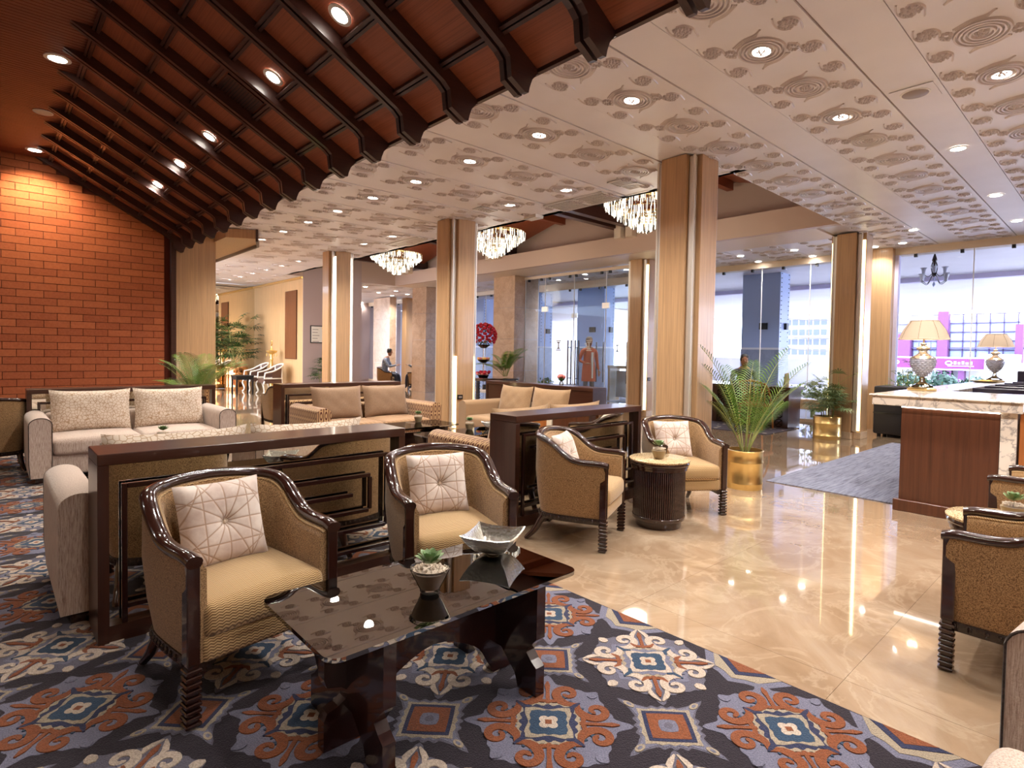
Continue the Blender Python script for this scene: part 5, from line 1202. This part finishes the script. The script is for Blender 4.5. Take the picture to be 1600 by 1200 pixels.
def head(o, p, face, hair, cap=None, r=.098):
    # face direction: local -Y
    x, y, z = p
    m = M().at(x, y, z, face); m.lathe([(0, -.13), (.035, -.125), (.062, -.09), (.076, -.03), (.080, .03), (.070, .085), (.04, .115), (0, .122)], 16)
    for i in range(len(m.v)): pass
    m.lathe([(0, .018), (.010, .0), (.014, -.02), (0, -.03)], 6, cx=0, cy=-.082); m.lathe([(0, .01), (.012, 0), (0, -.01)], 6, cx=-.078, cy=0); m.lathe([(0, .01), (.012, 0), (0, -.01)], 6, cx=.078, cy=0)
    m.build('head', ['skin'], o)
    e = M().at(x, y, z, face); 
    for sx in (-.03, .03): e.lathe([(0, .018), (.009, .010), (0, .002)], 8, cx=sx, cy=-.074)
    e.box(-.022, .022, -.075, -.068, -.066, -.060); e.build('eyes', ['hair'], o)
    hh = M().at(x, y+.0, z, face); hh.lathe([(.084, -.02), (.090, .03), (.084, .09), (.05, .128), (0, .136)], 16, cy=.014); hh.build(cap or 'hair', [hair], o)
def hand(o, p, d, matn='skin'):
    p = Vector(p); d = Vector(d).normalized(); sd = d.cross(Vector((0, 0, 1))).normalized(); m = M()
    m.tube([p, p+d*.045, p+d*.085], .03, 8, rs=[.024, .036, .030], flat=.45)
    for k, l in enumerate((.050, .060, .064, .054)):
        q = p+d*.080+sd*(-.024+.016*k); m.tube([q, q+d*l*.5-Vector((0, 0, .006)), q+d*l-Vector((0, 0, .022))], .008, 6, rs=[.0085, .008, .0055])
    q = p+d*.03-sd*.03; m.tube([q, q-sd*.022+d*.025, q-sd*.026+d*.055], .009, 6, rs=[.010, .0095, .006]); m.build('hand', [matn], o)
# seated man in a plaid shirt, looking at his phone (local: faces -Y)
J = [(0, 0, .50), (0, .03, .68), (0, .02, .86), (0, -.03, 1.02), (0, -.10, 1.14), (-.10, -.02, .50), (-.12, -.38, .50), (-.13, -.40, .10), (-.13, -.52, .045), (.10, -.02, .50), (.12, -.42, .50), (.12, -.46, .10), (.12, -.58, .045), (-.20, -.02, 1.00), (-.25, -.16, .78), (-.12, -.36, .82), (.20, -.02, 1.00), (.25, -.14, .78), (.12, -.36, .84)]
E_ = [(0, 1), (1, 2), (2, 3), (3, 4), (0, 5), (5, 6), (6, 7), (7, 8), (0, 9), (9, 10), (10, 11), (11, 12), (3, 13), (13, 14), (14, 15), (3, 16), (16, 17), (17, 18)]
RD = [(.15, .11), (.15, .11), (.16, .11), (.13, .09), .048, .09, .068, .045, .04, .09, .068, .045, .04, .062, .045, .03, .062, .045, .03]
def fs_(c): return 1 if (c.z < .56 and (c.y < -.06 or c.z < .5)) and c.z > .07 else (2 if c.z <= .07 else (3 if c.z > 1.07 else 0))
def sit_man(label, x, y, rz, shirt, chairlab):
    o = body(label, J, E_, RD, 'person', ([shirt, 'jeans', 'shoe', 'skin'], fs_), (x, y, 0), rz)
    head(o, (0, -.14, 1.26), 0, 'hair'); hand(o, (-.12, -.37, .82), (.15, -1, .1)); hand(o, (.12, -.37, .84), (-.3, -1, .2))
    c = tub_chair(chairlab, (x-.14*sin(rz)*0, y, 0), rz); return o
sit_man('seated man in a blue plaid shirt bending over his phone', 9.85, 17.15, R(46), 'plaid', 'pale gold armchair under the man in the plaid shirt')
sit_man('seated person in dark clothes facing him, half behind the pillar', 10.75, 16.45, R(205), 'blackfab', 'pale gold armchair under the person in dark clothes')
# doorman standing between the glass doors
J2 = [(0, 0, .95), (0, .01, 1.12), (0, 0, 1.30), (0, 0, 1.43), (0, -.01, 1.52), (-.09, 0, .88), (-.10, -.01, .48), (-.10, 0, .08), (-.11, -.12, .035), (.09, 0, .88), (.10, -.01, .48), (.10, 0, .08), (.11, -.12, .035), (-.19, 0, 1.40), (-.27, .02, 1.15), (-.20, -.18, 1.08), (.19, 0, 1.40), (.25, .02, 1.13), (.26, -.05, .90)]
def f2_(c): return 0 if c.z > .80 and c.z < 1.46 else (3 if c.z >= 1.46 else (2 if c.z < .065 else 1))
RD2 = [(.15, .11), (.15, .105), (.17, .11), (.12, .08), .05, .085, .06, .045, .038, .085, .06, .045, .038, .06, .042, .03, .06, .042, .03]
o = body('standing doorman in a long orange coat and turban between the glass doors', J2, E_, RD2, 'person', (['coat_orange', 'trouser', 'shoe', 'skin'], f2_), (11.35, 9.55, 0), R(-20))
head(o, (0, -.01, 1.63), 0, 'turban', 'turban'); hand(o, (-.20, -.19, 1.08), (.8, -.6, 0)); hand(o, (.26, -.05, .90), (0, -.2, -1))
M().lathe([(.185, .62), (.178, .80), (.165, 1.0), (.15, 1.12)], 20).build('coat_skirt', ['coat_orange'], o)
M().box(-.02, .02, -.19, -.14, .70, 1.36).build('coat_band', ['white_cloth'], o)
# woman behind the concierge desk
o = body('seated woman with dark hair behind the concierge desk', J, E_, RD, 'person', (['trouser', 'jeans', 'shoe', 'skin'], fs_), (11.72, 5.62, 0), R(-60))
head(o, (0, -.10, 1.24), 0, 'hair'); hand(o, (-.12, -.37, .82), (.15, -1, .1)); hand(o, (.12, -.37, .84), (-.3, -1, .2))

# ================================================================== STREET
struct('exterior_ground', M().box(12.6, 90, -40, 60, -.14, -.02), ['out_ground'])
es = struct('exterior_soffit', M().box(12.6, 17.4, -8, 30, 3.56, 3.66), ['out_slat_dark'])
sl = M().box(-.045, .045, -8, 30, 3.46, 3.56).mesh('slat', ['out_slat'])
for k in range(29): place(sl, 'slat', es, (12.75+.16*k, 0, 0))
M().box(17.3, 17.5, -8, 30, 3.28, 3.66).build('fascia', ['out_lilac'], es)
def opillar(x, y, wx, wy, label):
    t = thing('street_pillar', label, 'pillar', (x, y, 0)); M().box(0, wx, 0, wy, 1.55, 3.5).build('upper_cladding', ['out_blue'], t); M().box(-.01, wx+.01, -.01, wy+.01, 0, 1.5).build('lower_cladding', ['stone_blue'], t); M().box(0, wx, 0, wy, 1.5, 1.55).build('band', ['out_white'], t)
    m = M(); 
    for k in range(16):
        for y_ in (-.006,): m.box(.05, .08, y_-.004, y_+.006, 1.7+.11*k, 1.72+.11*k); m.box(wx-.08, wx-.05, y_-.004, y_+.006, 1.7+.11*k, 1.72+.11*k)
    m.build('rivets', ['black'], t); M().box(-.06, 0, wy*.3, wy*.5, 2.0, 2.16).box(wx*.5, wx*.75, -.06, 0, 2.0, 2.16).build('wall_light', ['black'], t)
opillar(14.2, 5.95, .55, .95, 'blue-grey clad street pillar outside the middle window')
opillar(14.0, 11.2, .5, 1.1, 'blue-grey clad street pillar seen through the glass doors'); opillar(14.0, 14.0, .6, 1.1, 'pale grey clad street pillar left of the glass doors')
opillar(14.2, 17.3, .6, 1.0, 'blue-grey clad street pillar beyond the roses')
# outdoor lantern chandelier
t = thing('hanging_lantern', 'iron hanging light with bell glass shades outside the right window', 'chandelier', (13.6, 2.75, 0))
M().cyl(0, 0, 3.02, 3.5, .008, 6).lathe([(0, 3.42), (.03, 3.32), (.045, 3.26), (.02, 3.22), (.02, 2.95), (.0, 2.93)], 10).build('stem', ['steel_dark'], t)
for k in range(4): a = pi/4+k*pi/2; M().tube(crom([(0, 0, 3.30), (.06*cos(a), .06*sin(a), 3.14), (.03*cos(a), .03*sin(a), 2.98), (0, 0, 2.95)], 4), .007, 5).build('scroll', ['steel_dark'], t)
bell = M().lathe([(.0, 0), (.022, .0), (.032, .05), (.036, .09), (.062, .125), (.058, .125), (.030, .08)], 14).mesh('bell_shade', ['bottle_shade'])
for k in range(8):
    a = 2*pi*k/8+.2; r, z = (.27, 2.86) if k % 2 else (.17, 3.0)
    M().tube(crom([(0, 0, 3.06), (r*.5*cos(a), r*.5*sin(a), z-.05), (r*cos(a), r*sin(a), z)], 4), .006, 5).build('arm', ['steel_dark'], t); place(bell, 'bell_shade', t, (r*cos(a), r*sin(a), z))
M().lathe([(0, 2.95), (.015, 2.9), (.0, 2.85), (.02, 2.81), (.024, 2.78), (0, 2.74)], 10).build('finial', ['out_blue'], t)
# shopping building across the street
t = thing('shopping_building', 'glass-fronted shopping building with magenta pillars across the street', 'building', (45, 0, 0))
M().box(.5, 8, -20, 11.5, -1, 3.9).build('facade_wall', ['out_white'], t)
def pil(y0, y1, z0, z1): M().box(-.3, .3, y0, y1, z0, z1).build('pillar', ['out_pillar'], t)
pil(8.2, 8.75, -.1, 4.4); pil(4.6, 4.95, 1.2, 3.5); pil(10.2, 10.9, 1.3, 3.0); pil(7.95, 8.4, -.2, .75); pil(7.3, 7.6, -.2, .75)
gp_ = M().box(.35, .4, 0, .62, 0, .50).mesh('window', ['out_glass'])
for i in range(9):
    for k in range(5): place(gp_, 'window', t, (0, 4.9+.66*i-(0 if i < 5 else -.35), 1.42+.56*k-.0))
m = M()
for k in range(6): m.box(.2, .32, 4.8, 8.2, 1.38+.56*k, 1.44+.56*k); m.box(.2, .32, 8.75, 11.3, 1.38+.56*k, 1.44+.56*k)
for i in range(10): y = 4.86+.66*i; m.box(.2, .32, y, y+.05, 1.4, 4.2 if i < 5 else 3.0)
m.box(.0, .2, 4.0, 11.4, 2.05, 2.12); m.build('mullions', ['out_grid'], t)
M().box(-.5, .2, 6.25, 11.4, .78, 1.42).build('banner', ['out_magenta'], t); M().box(-.52, -.2, 6.2, 11.45, .68, .76).box(-.52, -.2, 6.2, 11.45, 1.42, 1.50).build('banner_edge', ['out_white'], t)
def sign(parent, y, z, s, txt='Ooredoo'): pass
m = M()
for y0 in (8.05, 10.9, 9.75):
    pts = [(-.53, y0-.16*cos(2*pi*k/20), 1.13+.11*sin(2*pi*k/20)) for k in range(21)]
    if y0 != 9.75: m.tube(pts, .035, 5)
for y0, n_l in ((7.80, 5), (9.75, 5)):
    for k in range(n_l): m.box(-.53, -.51, y0-.20*k-.13, y0-.20*k, 1.05, 1.05+(.14 if k % 2 else .19))
    m.box(-.53, -.51, y0-1.0, y0+.30, .93, .97)
m.build('banner_lettering', ['out_white'], t)
M().box(-1.2, -.6, 4.6, 6.2, -.2, 1.7).build('kiosk', ['out_white'], t)
def bush(label, x, y, z, rx_, rz_, seed, n=260, lf='out_leaf', s=.25):
    t = thing('street_bush', label, 'bush', (x, y, z)); rr = random.Random(seed); m = M()
    for k in range(n):
        d = Vector((rr.gauss(0, 1), rr.gauss(0, 1), rr.gauss(0, 1))).normalized()*rr.uniform(.5, 1); q = Vector((d.x*rx_, d.y*rx_, d.z*rz_+rz_)); v = Vector((rr.gauss(0, 1), rr.gauss(0, 1), rr.gauss(0, 1))).normalized(); u = v.cross(d).normalized(); m.add([tuple(q-u*s*.4), tuple(q+v*s*.5), tuple(q+u*s*.4), tuple(q-v*s*.5)], [(0, 1, 2, 3)])
    m.build('foliage', [lf], t)['kind'] = 'stuff'; M().cyl(0, 0, -.2, rz_, .05, 6).build('trunk', ['stem'], t)
for i, (y, r, hh) in enumerate(((7.6, .75, .45), (6.2, .7, .5), (5.0, .6, .4), (8.9, .5, .35))):
    bush('pale green street bush below the magenta banner, %s from the desk side' % ORD[i], 33, y, -.2, r, hh, 30+i, s=.22)
t = thing('apartment_block', 'pale many-windowed apartment block beyond the street', 'building', (60, 0, 0))
M().box(0, 8, 20.3, 27, -2, 7.6).build('block_wall', ['out_wall'], t)
wm = M().box(-.05, .02, 0, .5, 0, .55).mesh('window', ['out_window'])
for i in range(9):
    for k in range(6): 
        if (i, k) not in ((3, 5), (4, 5)): place(wm, 'window', t, (0, 20.6+.68*i, 1.6+.98*k))
M().box(-.6, 0, 20.3, 26.5, 3.3, 3.42).box(-.6, 0, 20.3, 26.5, 5.3, 5.42).build('balcony_slab', ['out_white'], t)
M().box(1, 2, 24.5, 24.9, 7.6, 9.4).box(1, 2, 23.4, 23.8, 7.6, 9.8).box(.9, 2.1, 22.3, 25.4, 7.6, 7.9).build('roof_stack', ['out_lilac'], t)
for k, y in enumerate((19.0, 11.0)):
    o = M().cyl(0, 0, -.03, 5.0, .06, 8).build('street_pole', ['out_wire'], None, (40, y, 0)); tag(o, 'slim street pole %s of the overhead cables' % ('at the far end' if k == 0 else 'at the near end'), 'pole')
for k, (z0, z1) in enumerate(((4.2, 3.7), (3.0, 2.5), (2.2, 1.7))):
    o = M().tube([(40, 19, z0), (40, 15, (z0+z1)/2-.15), (40, 11, z1)], .03, 5).build('street_cable', ['out_wire']); tag(o, 'thin overhead street cable before the apartment block, %s highest' % ORD[k], 'cable', 'overhead cables')
o = M().box(-.1, .1, 0, 9, -.1, 1.25).build('street_wall', ['out_white'], None, (30, 10, 0)); tag(o, 'plain white street wall outside the middle window', 'wall'); o['kind'] = 'structure'
for k, (x, y) in enumerate(((13.4, 4.3), (13.6, 4.9), (13.5, 13.2), (14.2, 9.9))): bush('small leafy street planting against the glass, %s from the desk side' % ORD[k], x, y, .1, .3, .22, 50+k, n=200, lf='leaf', s=.07)
t = thing('entrance_desk', 'light wooden podium outside the glass doors', 'podium', (13.0, 9.25, 0)); M().box(0, .5, 0, 1.0, .92, 1.0, c=.01).build('podium_top', ['wood_wall'], t); M().box(.03, .47, 0, .08, 0, .92).build('podium_leg', ['wood_wall'], t); M().box(.03, .47, .92, 1.0, 0, .92).build('podium_leg', ['wood_wall'], t); M().box(.3, .33, .08, .92, .1, .85).build('podium_panel', ['out_white'], t)
for (x, y, r) in ((5.225, 3.50, 0), ): pass
for i, (c, x, y, ax) in enumerate(((None, 5.31, 7.087, 'b'), (None, 10.36, 7.09, 'e'))):
    t = thing('wall_socket', 'small dark socket plate on the %s' % ('column by the patterned sofa' if i == 0 else 'narrow column beside the glass entrance'), 'socket', (x+.06, y+.006, .80 if i else .62)); M().box(-.05, .05, -.012, 0, -.035, .035, c=.002).build('plate', ['black'], t); M().box(-.03, .03, -.015, -.012, -.015, .015).build('insert', ['seam'], t)
